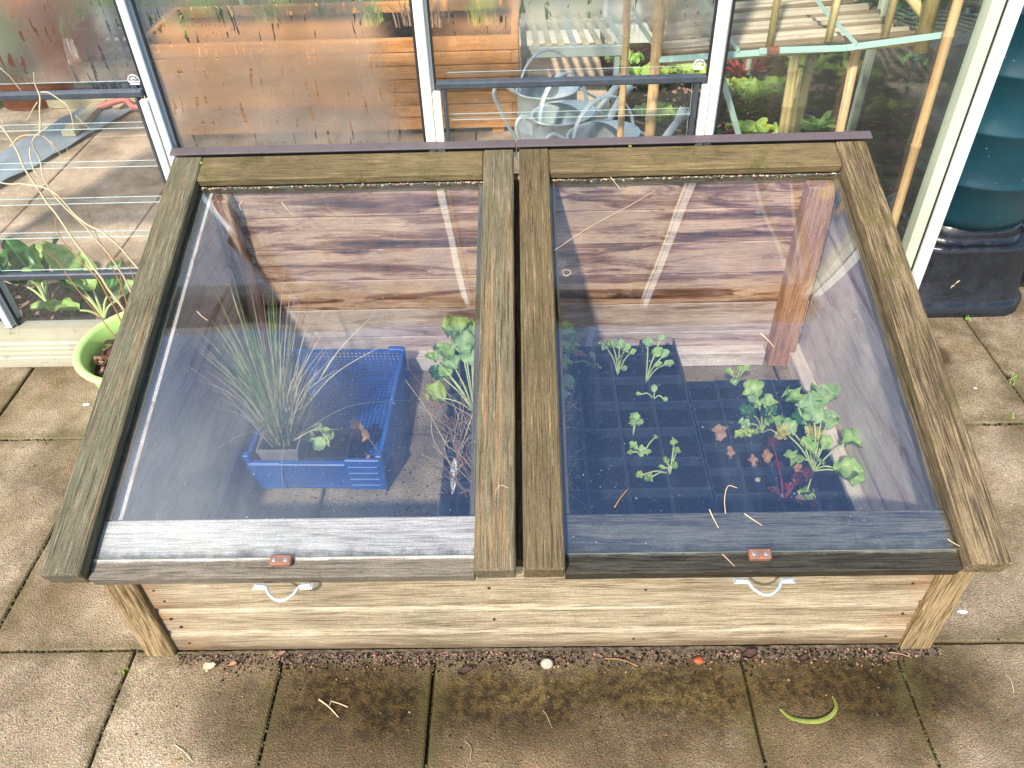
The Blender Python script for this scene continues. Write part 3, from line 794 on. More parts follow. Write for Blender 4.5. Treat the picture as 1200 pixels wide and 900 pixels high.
L1 = lid(-.833, -.0295, (M['stile_left'], M['stile_grey'], M['top_rail']), M['rail_pale'], 'left lid with grey green stiles and a bleached front rail', -.4235, -.4315, 3.1)
L2 = lid(-.0165, .7875, (M['stile_gold'], M['stile_brown'], M['top_rail']), M['rail_wet'], 'right lid with mossy golden stiles and a wet dark front rail', .384, .3825, 17.7)
# hinge strip behind the lids
for (a, c) in ((-.842, -.0245), (-.0215, .802)):
    mb = MB(); box(mb, (a, LEN + .002, .001), (c, LEN + .026, .005), 0, .0008, TL); box(mb, (a, LEN + .0222, -.03), (c, LEN + .0258, .0008), 0, .0005, TL)
    mb.build('hinge_strip', M['purple_strip'], cf)

# ------------------------------------------------------------------ greenhouse
GY = 1.805
XR, XL = 1.05, -2.72
BARS = [-2.09, -1.47, -.851, -.222, .4285]
GZ = 1.70
gh = thing('greenhouse', 'pale aluminium glass greenhouse with misted panes behind the cold frame', 'greenhouse', (0, 1.8, 0))
mb = MB()
# sill profile stepped
extr(mb, [(1.728, -.002), (1.728, .006), (1.742, .007), (1.742, .018), (1.746, .022), (1.746, .032), (1.752, .035), (1.752, .044), (1.758, .048), (1.758, .056), (1.764, .062), (1.784, .064), (1.784, .094), (1.822, .094), (1.822, -.002)], XL, -.852)
extr(mb, [(1.785, -.002), (1.785, .094), (1.822, .094), (1.822, -.002)], -.8515, XR - .02)
mb.build('sill', M['sill'], gh)
for x in BARS:
    mb = MB()
    extr(mb, [(1.786, 0), (1.786, 1), (1.800, 1), (1.800, 0)], 0, 0) if False else None
    box(mb, (x - .0095, 1.783, .096), (x + .0095, 1.800, GZ), 2, .002)
    box(mb, (x - .0155, 1.799, .096), (x + .0155, 1.812, GZ), 2, .001)
    box(mb, (x - .004, 1.812, .096), (x + .004, 1.850, GZ), 2, .001)
    bo = mb.build('glazing_bar', M['alu'] if x < -.5 else M['alu_white'], gh)
    mb = MB()
    for s in (-1, 1): box(mb, (x + s * .0185 - .0025, 1.7975, .096), (x + s * .0185 + .0025, 1.8045, GZ), 2, 0)
    mb.build('seal', M['rubber'], bo)
# corner
mb = MB(); box(mb, (.984, 1.783, .0), (1.012, 1.822, GZ), 2, .002); mb.build('corner_bar', M['alu_green'], gh)
mb = MB(); box(mb, (1.018, 1.778, .0), (1.050, 1.800, GZ), 2, .003); box(mb, (1.022, 1.8005, .0), (1.052, 1.86, GZ), 2, .003); mb.build('corner_post', M['alu_white'], gh)
mb = MB(); box(mb, (1.0125, 1.786, .0), (1.0175, 1.800, GZ), 2, 0); mb.build('seal', M['rubber'], gh)
# gutter, eaves, roof
mb = MB()
extr(mb, [(1.735, 1.63), (1.735, 1.705), (1.741, 1.705), (1.741, 1.636), (1.792, 1.636), (1.792, 1.74), (1.850, 1.76), (1.850, 1.63)], XL, XR)
mb.build('gutter', M['bark_dark'], gh)
mb = MB(); tube(mb, spline([V(-.853, 1.768, .985), V(-.853, 1.768, 1.2), V(-.853, 1.768, 1.60), V(-.853, 1.765, 1.65)], 4), .0155, 14); tube(mb, [V(-.853, 1.768, 1.0), V(-.853, 1.80, 1.0)], .012, 10)
mb.build('reflected_pipe', M['bark_dark'], gh, True)  # unseen pipe stub added for its dark reflection in the left lid
RY, RZ, BY = 3.1, 2.45, 4.4
mb = MB(); box(mb, (XL, RY - .02, RZ - .04), (XR, RY + .02, RZ + .02), 0, .002); mb.build('ridge', M['alu_white'], gh)
mb = MB(); box(mb, (XL, BY, 1.64), (XR, BY + .06, 1.74), 0, .002); box(mb, (XL, BY, -.01), (XR, BY + .05, .08), 0, .002); mb.build('rear_eaves', M['alu_white'], gh)
for x in [XL + .02] + BARS + [XR - .02]:
    mb = MB(); beam(mb, (x, 1.83, 1.745), (x, RY, RZ - .01), .022, .035)
    beam(mb, (x, BY + .02, 1.745), (x, RY, RZ - .01), .022, .035)
    mb.build('roof_bar', M['alu_white'], gh)
    mb = MB(); box(mb, (x - .011, BY + .005, .08), (x + .011, BY + .03, 1.64), 2, .001); mb.build('rear_bar', M['alu_white'], gh)
for y in (2.45, 3.1, 3.75, 4.38):
    for x in (XL, XR - .022):
        mb = MB(); box(mb, (x + .001, y - .012, .0), (x + .022, y + .012, 1.72 if y > 4 else 2.2 if y != 3.1 else 2.4), 2, .001); mb.build('side_bar', M['alu_green'], gh)
for x in (XL, XR - .03):
    mb = MB(); box(mb, (x, 1.862, -.01), (x + .03, BY, .045), 1, .002); mb.build('side_sill', M['soil_black'], gh); mb = MB(); box(mb, (x, 1.862, 1.66), (x + .03, BY, 1.70), 1, .002)
    beam(mb, (x + .015, 1.87, 1.76), (x + .015, RY, RZ), .03, .03); beam(mb, (x + .015, BY, 1.76), (x + .015, RY, RZ), .03, .03)
    mb.build('gable_frame', M['alu_white'], gh)
FOGS = [M[k] for k in ('fog_glass', 'fog_mid', 'fog_left', 'fog_big', 'fog_right')]
def pane(x0, x1, z0, z1, mat, name='glass_pane', label=None):
    mb = MB(); box(mb, (x0, 1.8085, z0), (x1, 1.8115, z1), 0, 0)
    if mat in FOGS:       # mist only on the inner face of the pane
        o = mb.build(name, [M['simple_glass'], mat], gh)
        for p in o.data.polygons:
            if p.normal.y > .5: p.material_index = 1
    else: o = mb.build(name, mat, gh)
    if label: o['label'] = label
    return o
pane(-2.07, -1.488, .745, 1.63, M['fog_glass'])
pane(-2.07, -1.488, .095, .743, M['clear_glass'])
pane(XL, -2.108, .095, 1.63, M['clear_glass'])
pane(-1.452, -.869, .768, 1.63, M['fog_left'], label='misted pane with clear drip tracks')
pane(-1.452, -.869, .095, .250, M['clear_glass'])
pane(-.833, -.240, .095, 1.63, M['fog_big'], label='large misted pane in front of the planter')
pane(-.204, .411, .762, 1.63, M['fog_mid'], label='pane misted along its upper half')
pane(-.204, .411, .095, .250, M['clear_glass'])
pane(.447, .984, .095, 1.63, M['fog_right'], label='faintly misted dusty pane')
mb = MB(); box(mb, (XR - .012, 1.865, .07), (XR - .009, BY, 1.68), 1, 0); mb.build('side_glass', M['dusty_side'], gh)
mb = MB(); box(mb, (XL + .009, 1.865, .07), (XL + .012, BY, 1.68), 1, 0); mb.build('side_glass', M['simple_glass'], gh)
mb = MB(); box(mb, (XL, BY + .012, .07), (XR, BY + .015, 1.66), 0, 0); mb.build('rear_glass', M['simple_glass'], gh)
for (ya, za) in ((1.84, 1.752), (BY + .01, 1.752)):
    mb = MB(); q = [V(XL, ya, za), V(XR, ya, za), V(XR, RY, RZ), V(XL, RY, RZ)]; nn = V(0, 0, .003)
    mb.add(q + [p + nn for p in q], [[0, 1, 2, 3], [7, 6, 5, 4], [0, 4, 5, 1], [1, 5, 6, 2], [2, 6, 7, 3], [3, 7, 4, 0]], [(0, 0, 0)] * 8)
    mb.build('roof_glass', M['simple_glass'], gh)
# louvre windows
def louvre(x0, x1, label):
    zt, zb = .745, .262
    mb = MB()
    box(mb, (x0 + .020, 1.785, zt - .008), (x1 - .020, 1.806, zt + .008), 0, .003)
    box(mb, (x0 + .020, 1.785, zb - .010), (x1 - .020, 1.806, zb + .008), 0, .003)
    for s, x in ((0, x0 + .022), (1, x1 - .022)):
        a, c = (x - .0005, x + .006) if s == 0 else (x - .006, x + .0005)
        box(mb, (a + (.0135 if s == 0 else -.0135), 1.786, zb + .009), (c + (.0135 if s == 0 else -.0135), 1.822, zt - .009), 2, .001)
    fr = mb.build('louvre_window', M['louvre_dark'], gh); fr['label'] = label
    for x in (x0 + .012, x1 - .030):
        mb = MB(); box(mb, (x, 1.779, zb - .012), (x + .0185, 1.797, zt - .012), 2, .002); mb.build('side_channel', M['alu_white'], fr)
    for k in range(5):
        z = zt - .086 - k * .0965
        T = Matrix.Translation(V(0, 1.806, z)) @ Matrix.Rotation(R(-8), 4, 'X')
        b2 = MB(); box(b2, (x0 + .046, -.0025, .0), (x1 - .046, .0025, .106), 0, 0, T)
        bl = b2.build('louvre_blade', [M['clear_glass'], M['glass_edge']], fr)
        for p in bl.data.polygons:
            if p.area < .006: p.material_index = 1
    # maker's badge
    xb = (x1 - .038)
    mb = MB(); T = Matrix.Translation(V(xb, 1.8055, zt + .0185))
    arc = [T @ V(.013 * math.cos(a), 0, .013 * math.sin(a) + .006) for a in [PI * i / 14 for i in range(15)]]
    tube(mb, arc, .0011, 5)
    for a in (35, 65, 90, 115, 145):
        tube(mb, [T @ V(.004 * math.cos(R(a)), 0, .004 * math.sin(R(a)) + .006), T @ V(.0098 * math.cos(R(a)), 0, .0098 * math.sin(R(a)) + .006)], .0009, 4)
    box(mb, (-.013, -.0005, .0022), (.013, .0005, .0052), 0, 0, T); box(mb, (-.011, -.0005, -.0030), (.011, .0005, -.0003), 0, 0, T)
    bd = mb.build('badge', M['badge'], fr)
louvre(-1.47, -.851, 'louvre window with glass blades left of the cold frame')
louvre(-.222, .4285, 'louvre window in front of the watering cans')

# ------------------------------------------------------------------ helpers for plants / debris
def chips(mb, region, n, s0, s1, zf, mats=1, flat=.35):
    for _ in range(n):
        x, y = region(); s = U(s0, s1); a = U(0, PI); t = U(-.5, .5)
        T = Matrix.Translation(V(x, y, zf(x, y) + s * .15)) @ Matrix.Rotation(a, 4, 'Z') @ Matrix.Rotation(t, 4, 'Y') @ Matrix.Rotation(U(-.5, .5), 4, 'X')
        q = [V(U(-1, -.6) * s, U(-.5, -.2) * s, 0), V(U(.5, 1) * s, U(-.5, -.2) * s, 0), V(U(.6, 1) * s, U(.1, .5) * s, 0), V(U(-.9, -.4) * s, U(.2, .5) * s, 0)]
        h = V(0, 0, s * flat * U(.3, .8))
        vs = [T @ p for p in q] + [T @ (p * .85 + h) for p in q]
        mb.add(vs, [[3, 2, 1, 0], [4, 5, 6, 7], [0, 1, 5, 4], [1, 2, 6, 5], [2, 3, 7, 6], [3, 0, 4, 7]], [(0, 0, 0)] * 8, random.randrange(mats))

# gritty crumbs along the foot of the frame
tag(lumpy('soil_strip', -.70, .77, .802, .8285, .0002, .0020, M['crumb'], .006, 40), 'gritty soil washed along the foot of the frame', None, kind='stuff')
mb = MB()
def reg(): 
    x = U(-.70, .78); return x, .820 - abs(random.gauss(0, .012)) * (1.4 if -.6 < x < .7 else .7)
for _ in range(3600):
    x, y = reg(); blob(mb, (x, y, .0015), U(.0008, .0028), (1, 1, .8), random.choice([0, 0, 0, 1, 1, 3]), .5, 1)
mb.build('soil_crumbs', [M['crumb'], M['soil_black'], M['stone'], M['bark_b']]); tag(bpy.data.objects['soil_crumbs'], 'gritty line of soil crumbs along the foot of the cold frame', 'soil crumbs', kind='stuff')
# fine grit scattered over slabs
mb = MB()
for _ in range(650):
    x = U(-1.3, 1.5); y = random.choice([U(.58, 1.75), U(.58, .83)])
    if -.76 < x < .76 and y > .81: continue
    blob(mb, (x, y, .001), U(.0007, .0022), (1, 1, .7), random.choice([0, 0, 1, 3]), .5, 1)
g = mb.build('loose_grit', [M['crumb'], M['soil_black'], M['stone'], M['bark_b']]); tag(g, 'fine loose grit strewn over the slabs', 'grit', kind='stuff')

# debris in front
def twig(px, z, label, r=.0011, mat='straw', branch=None, name='twig', cat='twig', hump=.004, zs=None):
    pts = [onz(x, y, z) for x, y in px]
    for i, p in enumerate(pts): p.z = z + r + (hump * math.sin(PI * i / (len(pts) - 1)) if zs is None else zs[i])
    mb = MB(); sp = spline(pts, 6); tube(mb, sp, [r * (1 - .5 * i / len(sp)) for i in range(len(sp))], 5)
    for bpx in (branch or []):
        bp = [onz(x, y, z) + V(0, 0, r) for x, y in bpx]; tube(mb, spline(bp, 5) if len(bp) > 2 else bp, r * .7, 5)
    return tag(mb.build(name, M[mat], None, True, loc=sum((Vector(p) for p in pts), V(0, 0, 0)) / len(pts)), label, cat)
twig([(374, 820), (386, 830), (397, 841)], 0, 'forked pale twig on the mossy slab in front of the frame', .0016, 'straw', [[(388, 822), (398, 825), (408, 829)], [(388, 822), (386, 830)]])
twig([(205, 873), (214, 880), (222, 888), (226, 893)], 0, 'thin curved dry stalk on the front left slab', .0011)
twig([(545, 868), (552, 878), (551, 892)], 0, 'thin dark curved stalk at the bottom middle of the paving', .0010, 'straw_pink')
twig([(200, 897), (208, 893), (214, 890)], 0, 'short red brown twig at the bottom left of the paving', .0018, 'twig_red')
twig([(636, 832), (641, 840), (645, 850)], 0, 'short thin straw on the big mossy slab', .0009, 'straw_pink')
twig([(708, 772), (728, 775), (748, 781)], .004, 'reddish twig lying in the crumbs below the middle boards', .0014, 'twig_red')
twig([(1042, 765), (1055, 768), (1068, 771)], .004, 'thin pinkish stalk beside the foot of the right post', .0012, 'straw_pink')
twig([(1178, 790), (1184, 800), (1188, 812)], 0, 'faint thin straw on the right front slab', .0008, 'straw')
# bent green blade
pts = [onz(x, y, 0) for x, y in ((914, 832), (926, 843), (945, 848), (962, 847), (975, 839), (979, 828), (975, 817))]
mb = MB(); sp = spline(pts, 5); n = len(sp); vs = []; fs = []; gs = []
for i, p in enumerate(sp):
    d = (sp[min(i + 1, n - 1)] - sp[max(i - 1, 0)]).normalized(); s = V(-d.y, d.x, 0); t = i / (n - 1)
    ww = .0042 * math.sin(PI * min(1, .12 + t * .86)) ** .6; z = .003 + .006 * math.sin(PI * t)
    vs += [p - s * ww + V(0, 0, z), p + V(0, 0, z + .002), p + s * ww + V(0, 0, z)]; gs += [(t, -1, 0), (t, 0, 0), (t, 1, 0)]
for i in range(n - 1):
    for k in (0, 1): a = i * 3 + k; fs.append([a, a + 1, a + 4, a + 3])
mb.add(vs, fs, gs); tag(mb.build('fallen_leaf', M['leaf_olive'], None, True, loc=onz(946, 840, 0)), 'curved narrow yellow green leaf on the front right slab', 'leaf')
# snail shell, pebble, leaf scraps
mb = MB(); T = Matrix.Translation(onz(641, 779, .004) + V(0, 0, .004)) @ Matrix.Rotation(R(35), 4, 'X')
lathe(mb, [(0, .006), (.006, .0052), (.009, .003), (.0108, 0), (.0095, -.003), (.004, -.005), (0, -.0052)], (0, 0, 0), 20, 1.15, .95, T=T)
sp = [T @ V(.0085 * (1 - i / 26) * math.cos(i * .55), .0085 * (1 - i / 26) * math.sin(i * .55), .0030 + .0035 * i / 26) for i in range(26)]
tube(mb, sp, [.0021 * (1 - i / 30) for i in range(26)], 6)
tag(mb.build('snail_shell', M['stone'], None, True, loc=onz(641, 779, 0)), 'pale round snail shell below the middle of the front boards', 'snail shell')
mb = MB(); blob(mb, onz(819, 774, .006), .0082, (1.15, .9, .75), 0, .35); tag(mb.build('pebble', M['rust'], None, True, loc=onz(819, 774, 0)), 'small rusty orange pebble among the crumbs', 'pebble')
for (x, y, sc, mt, lb) in ((246, 784, .013, 'straw', 'curled pale leaf scrap below the left boards'), (272, 782, .011, 'dead_leaf', 'small cupped brown leaf scrap right of the pale curled scrap'), (878, 770, .016, 'bark_a', 'dark torn leaf in the crumbs over a slab joint'), (942, 774, .010, 'bark_a', 'small dark lump of bark in the crumbs near the right post'), (330, 768, .009, 'bark_b', 'pinkish bark scrap at the left foot of the boards'), (545, 789, .014, 'bark_a', 'flat dark leaf scrap on the joint below the boards')):
    mb = MB(); p = onz(x, y, .004); leaf(mb, p - V(sc, .002, 0), p + V(sc, .004, .002), sc * 1.1, droop=-.2, crinkle=.3, cup=.5, nu=6, nv=3)
    tag(mb.build('leaf_scrap', M[mt], None, True, loc=p), lb, 'leaf scrap')
# droppings (white splashes) are stains
for (x, y, s, lb) in ((101, 474, .016, 'white bird dropping on the slab left of the frame'), (1128, 717, .013, 'white bird dropping by the right corner of the lid'), (1143, 455, .008, 'tiny white bird dropping on the slab right of the frame')):
    mb = MB(); c0 = onz(x, y, .0012); n = 18; sd = U(0, 9)
    ring = [c0 + V(math.cos(a) * s * (.55 + .6 * abs(mnoise.noise(V(math.cos(a) * 2, math.sin(a) * 2, sd)))), math.sin(a) * s * .5 * (.5 + .8 * abs(mnoise.noise(V(math.cos(a) * 3, math.sin(a) * 3, sd + 4)))), 0) for a in [2 * PI * i / n for i in range(n)]]
    vs = ring + [c0 + V(0, 0, .0012)]; mb.add(vs, [[i, (i + 1) % n, n] for i in range(n)], [(0, 0, 0)] * (n + 1))
    tag(mb.build('bird_dropping', M['label_white'], None, True, loc=c0), lb, 'bird dropping')

mb = MB()
JL = [(-.79, .25, -.79, .80), (-.49, .3, -.49, .79), (-.195, .3, -.195, .79), (.395, .3, .395, .79), (.69, .3, .69, .79), (-1.4, .833, -.78, .833), (.80, .833, 1.3, .833), (-1.4, 1.433, -.9, 1.433), (1.0, 1.433, 1.3, 1.433), (-1.092, .85, -1.092, 1.40), (1.27, 1.45, 1.27, 1.85)]
for (xa, ya, xb, yb) in JL:
    L_n = math.hypot(xb - xa, yb - ya)
    for _ in range(int(L_n * 260)):
        t = random.random(); nn_ = mnoise.noise(V(xa * 7 + t * 6 * L_n, ya * 5, 2)); 
        if nn_ < -.12: continue
        x = xa + (xb - xa) * t + U(-.0035, .0035) * (1 if xa == xb else .3); y = ya + (yb - ya) * t + U(-.0035, .0035) * (1 if ya == yb else .3)
        blob(mb, (x, y, -.0035), U(.0015, .0034), (1, 1, .9), random.choice([0, 1, 1, 2]), .5, 1)
g = mb.build('joint_moss', [plain('dark moss', c3('#4E5424'), .9, 0, 200, .4), M['joint'], M['crumb']]); tag(g, 'moss and grit lodged in the joints between slabs', 'moss', kind='stuff')

# grass tufts right
def tuft(name, c0, n, h, lean, label, mats=('blade',), w_=.003, spread=.02, cat='grass tuft'):
    mb = MB(); c0 = Vector(c0)
    for _ in range(n):
        a = U(0, 2 * PI); r = U(0, spread); b0 = c0 + V(math.cos(a) * r, math.sin(a) * r, 0)
        hh = h * U(.5, 1); ln = Vector(lean) * U(.3, 1.2) + V(U(-.4, .4), U(-.4, .4), 0) * hh
        blade(mb, b0, b0 + V(ln.x * .35, ln.y * .35, hh * .7), b0 + V(ln.x, ln.y, hh * U(.5, 1)), w_, random.randrange(len(mats)), 5)
    return tag(mb.build(name, [M[k] for k in mats], None, True, loc=c0), label, cat)
tuft('grass_tuft', onz(1188, 452), 9, .07, (-.02, 0, 0), 'grass tuft growing from the joint at the right edge', ('blade', 'blade', 'straw'), .0035, .01)
tuft('grass_tuft', onz(1134, 374), 10, .014, (0, 0, 0), 'tiny green seedling tuft at the foot of the black stand', ('leaf_mid',), .004, .012)
tuft('grass_tuft', onz(1186, 489), 8, .012, (0, 0, 0), 'tiny green weed in the cross joint on the right', ('leaf_mid',), .004, .01)
tuft('grass_tuft', onz(145, 787), 14, .008, (0, 0, 0), 'tiny cushion of moss in the joint below the left post', ('leaf_mid',), .003, .008)

# ------------------------------------------------------------------ green bowl with mulch & stems
pc = V(-.985, 1.590, 0)
mb = MB()
ro, rz = .155, .155
lathe(mb, [(r_ * 1.04, z_ * 1.24) for r_, z_ in [(0, .004), (.085, .004), (.095, .010), (.125, .06), (.143, .12), (.148, rz - .012), (.160, rz - .010), (.163, rz - .004), (.158, rz), (.147, rz), (.142, rz - .006), (.136, .12), (.118, .06), (.088, .014), (0, .012)]], pc, 56)
bw = mb.build('plant_bowl', M['lime_bowl'], None, True, loc=pc)
tag(bw, 'pale lime green plastic bowl of bark mulch left of the frame', 'plant bowl')
mb = MB()
def regb():
    a = U(0, 2 * PI); r = math.sqrt(U(0, 1)) * .128; return pc.x + r * math.cos(a), pc.y + r * math.sin(a)
lathe(mb, [(0, .140), (.08, .138), (.137, .132)], pc, 30, mi=0)
chips(mb, regb, 420, .006, .022, lambda x, y: .140 + U(0, .016), 3, .3)
o = mb.build('mulch', [M['mulch'], M['bark_a'], M['bark_b']], bw)
# dried climbing stems
st = thing('dried_stems', 'tangle of dry bindweed stems rising from the green bowl', 'dried plant', (pc.x, pc.y, .11))
def stem(ps, r, mt='twig'):
    mb = MB(); r *= .78; sp = spline([ony(x, y, Y) for x, y, Y in ps], 7); n = len(sp)
    q = [p + V(mnoise.noise(p * 25) * .004, mnoise.noise(p * 25 + V(9, 0, 0)) * .004, mnoise.noise(p * 25 + V(0, 9, 0)) * .004) for p in sp]
    tube(mb, q, [r * (1 - .55 * i / n) for i in range(n)], 6); mb.build('stem', M[mt], st, True)
stem([(165, 390, 1.60), (100, 300, 1.64), (40, 215, 1.68), (10, 160, 1.70), (-15, 130, 1.72)], .0042)
stem([(172, 380, 1.60), (130, 300, 1.62), (60, 225, 1.64), (48, 190, 1.66), (40, 172, 1.66), (42, 160, 1.66), (55, 148, 1.66)], .0030)
stem([(176, 330, 1.58), (130, 280, 1.60), (90, 255, 1.62), (58, 222, 1.63), (0, 214, 1.65), (-20, 210, 1.65)], .0036)
stem([(150, 395, 1.60), (120, 335, 1.62), (75, 285, 1.65), (62, 255, 1.66)], .0026, 'twig_red')
stem([(158, 385, 1.62), (140, 330, 1.64), (120, 290, 1.66), (100, 240, 1.66)], .0022, 'twig_red')
stem([(140, 400, 1.58), (100, 350, 1.60), (70, 310, 1.62), (50, 290, 1.62)], .0020, 'twig_red')
stem([(46, 158, 1.66), (47, 120, 1.67), (42, 100, 1.68), (40, 85, 1.68)], .0026)
stem([(44, 108, 1.68), (60, 110, 1.68), (78, 125, 1.67), (86, 145, 1.66), (84, 152, 1.66)], .0019)
stem([(10, 172, 1.70), (25, 160, 1.69), (45, 158, 1.67), (58, 166, 1.66), (65, 178, 1.65)], .0022)
stem([(34, 172, 1.67), (38, 195, 1.66), (44, 205, 1.65), (50, 222, 1.65)], .0019)
stem([(60, 165, 1.66), (70, 178, 1.66), (75, 186, 1.66), (81, 182, 1.66), (78, 172, 1.66)], .0014)
stem([(2, 140, 1.70), (8, 156, 1.70), (18, 172, 1.70)], .0015)
stem([(44, 120, 1.67), (34, 138, 1.67), (28, 142, 1.68)], .0014)
stem([(88, 135, 1.66), (98, 144, 1.66), (108, 152, 1.66)], .0013)
stem([(78, 147, 1.66), (92, 144, 1.66), (100, 147, 1.66)], .0015, 'twig_red')
stem([(0, 78, 1.68), (12, 90, 1.68), (26, 108, 1.68)], .0016)
stem([(176, 372, 1.58), (160, 345, 1.58), (150, 310, 1.60), (128, 300, 1.60)], .0022, 'twig_red')
stem([(150, 372, 1.56), (140, 350, 1.56), (142, 320, 1.56), (138, 285, 1.58)], .0016, 'twig_red')

# ------------------------------------------------------------------ water butt and stand
SC = V(1.258, 2.078, 0)
mb = MB()
def rrect(hx, hy, r, z, n=6):
    out = []
    for cx_, cy_, a0 in ((hx - r, hy - r, 0), (-hx + r, hy - r, 90), (-hx + r, -hy + r, 180), (hx - r, -hy + r, 270)):
        for i in range(n + 1):
            a = R(a0 + 90 * i / n); out.append(V(SC.x + cx_ + r * math.cos(a), SC.y + cy_ + r * math.sin(a), z))
    return out
K = .705
rings = [rrect(a_ * K, a_ * K, .135 * K, z_) for a_, z_ in ((.285, .0), (.285, .032), (.275, .040), (.268, .05), (.250, .20), (.250, .212), (.240, .218), (.222, .216), (.214, .20), (.205, .235), (.205, .262), (.190, .266), (.180, .250), (.12, .248))]
vs = [p for r_ in rings for p in r_]; n = len(rings[0]); fs = []
for i in range(len(rings) - 1):
    for k in range(n): k2 = (k + 1) % n; fs.append([i * n + k, i * n + k2, (i + 1) * n + k2, (i + 1) * n + k])
fs.append([(len(rings) - 1) * n + k for k in range(n)])
mb.add(vs, fs, [tuple(v) for v in vs])
so = mb.build('water_butt_stand', M['stand'], None, True, loc=SC); tag(so, 'wet black plastic stand under the green water butt', 'stand')
mb = MB()
prof = [(0, .252), (.11, .254), (.150, .258), (.172, .274), (.184, .305)]
for zr in (.40, .545, .69, .83, .96):
    r0 = .184 + (zr - .305) * .05
    prof += [(r0 - .001, zr - .008), (r0 + .0035, zr - .004), (r0 + .004, zr + .002), (r0 + .001, zr + .007)]
prof += [(.222, 1.05), (.230, 1.055), (.230, 1.08), (.2, 1.10), (0, 1.12)]
lathe(mb, prof, SC, 72)
bt = mb.build('water_butt', M['butt'], None, True, loc=SC + V(0, 0, .19)); tag(bt, 'dark teal plastic water butt with raised rings right of the greenhouse', 'water butt')
mb = MB(); tube(mb, [onz(1108, 345, .13) , onz(1115, 352, .12), onz(1116, 342, .14)], .0015, 5) if False else leaf(mb, V(1.20, 1.882, .10), V(1.212, 1.880, .13), .006, crinkle=.3)
tag(mb.build('leaf_scrap', M['straw'], None, True, loc=(1.2, 1.868, .1)), 'little dry curl stuck on the black stand', 'leaf scrap')

# ------------------------------------------------------------------ inside greenhouse
# planter
PX0, PX1, PY0, PY1, PH = -1.575, -.022, 3.25, 3.80, .40
pl = thing('planter', 'long orange cedar planter box behind the misted pane', 'planter', ((PX0 + PX1) / 2, 3.5, 0))
mb = MB(); nP = 7; hP = (PH - .028) / nP
for k in range(nP):
    z0 = .028 + k * hP
    box(mb, (PX0 + (.03 if k % 2 else 0), PY0, z0), (PX1 - (.03 if k % 2 else 0), PY0 + .03, z0 + hP - .003), 0, .003)
mb.build('front_panel', M['cedar'], pl)
mb = MB()
for k in range(nP):
    z0 = .028 + k * hP
    box(mb, (PX0, PY1 - .03, z0), (PX1, PY1, z0 + hP - .003), 0, .003)
mb.build('rear_panel', M['cedar'], pl)
for x in (PX0, PX1 - .03):
    mb = MB()
    for k in range(nP):
        z0 = .028 + k * hP
        box(mb, (x, PY0 + (.0005 if k % 2 else .0305), z0 + .0005), (x + .03, PY1 - .0305, z0 + hP - .0035), 1, .003)
    mb.build('end_panel', M['cedar'], pl)
for x in (PX0 + .08, (PX0 + PX1) / 2, PX1 - .12):
    for y in (PY0 + .02, PY1 - .06):
        mb = MB(); box(mb, (x, y, .0), (x + .05, y + .04, .027), 0, .002); mb.build('foot', M['cedar'], pl)
mb = MB(); box(mb, (PX0 + .032, PY0 + .032, .05), (PX1 - .032, PY1 - .032, .355), 0, 0)
chips(mb, lambda: (U(PX0 + .04, PX1 - .04), U(PY0 + .04, PY1 - .04)), 300, .008, .02, lambda x, y: .357, 1)
mb.build('compost', M['soil_black'], pl)
pots = [(215, 40, 'leaf_mid'), (262, 30, 'leaf_dark'), (318, 26, 'leaf_lime'), (380, 30, 'leaf_dark'), (435, 28, 'leaf_mid'), (480, 30, 'straw_pink'), (512, 30, 'straw_pink'), (565, 28, 'leaf_lime')]
names_ = ['olive green', 'dark green', 'bright lime', 'dusky green', 'leafy green', 'withered', 'dry brown', 'fresh lime']
for (x, y, mt), nm in zip(pots, names_):
    c0 = onz(x, y, .36); tuft('seedling', c0, 34, .12, (0, 0, 0), f'{nm} tuft growing in the cedar planter, ' + ('seen through mist' if x < 500 else 'right of the second glazing bar'), (mt,), .009, .06, 'seedling')
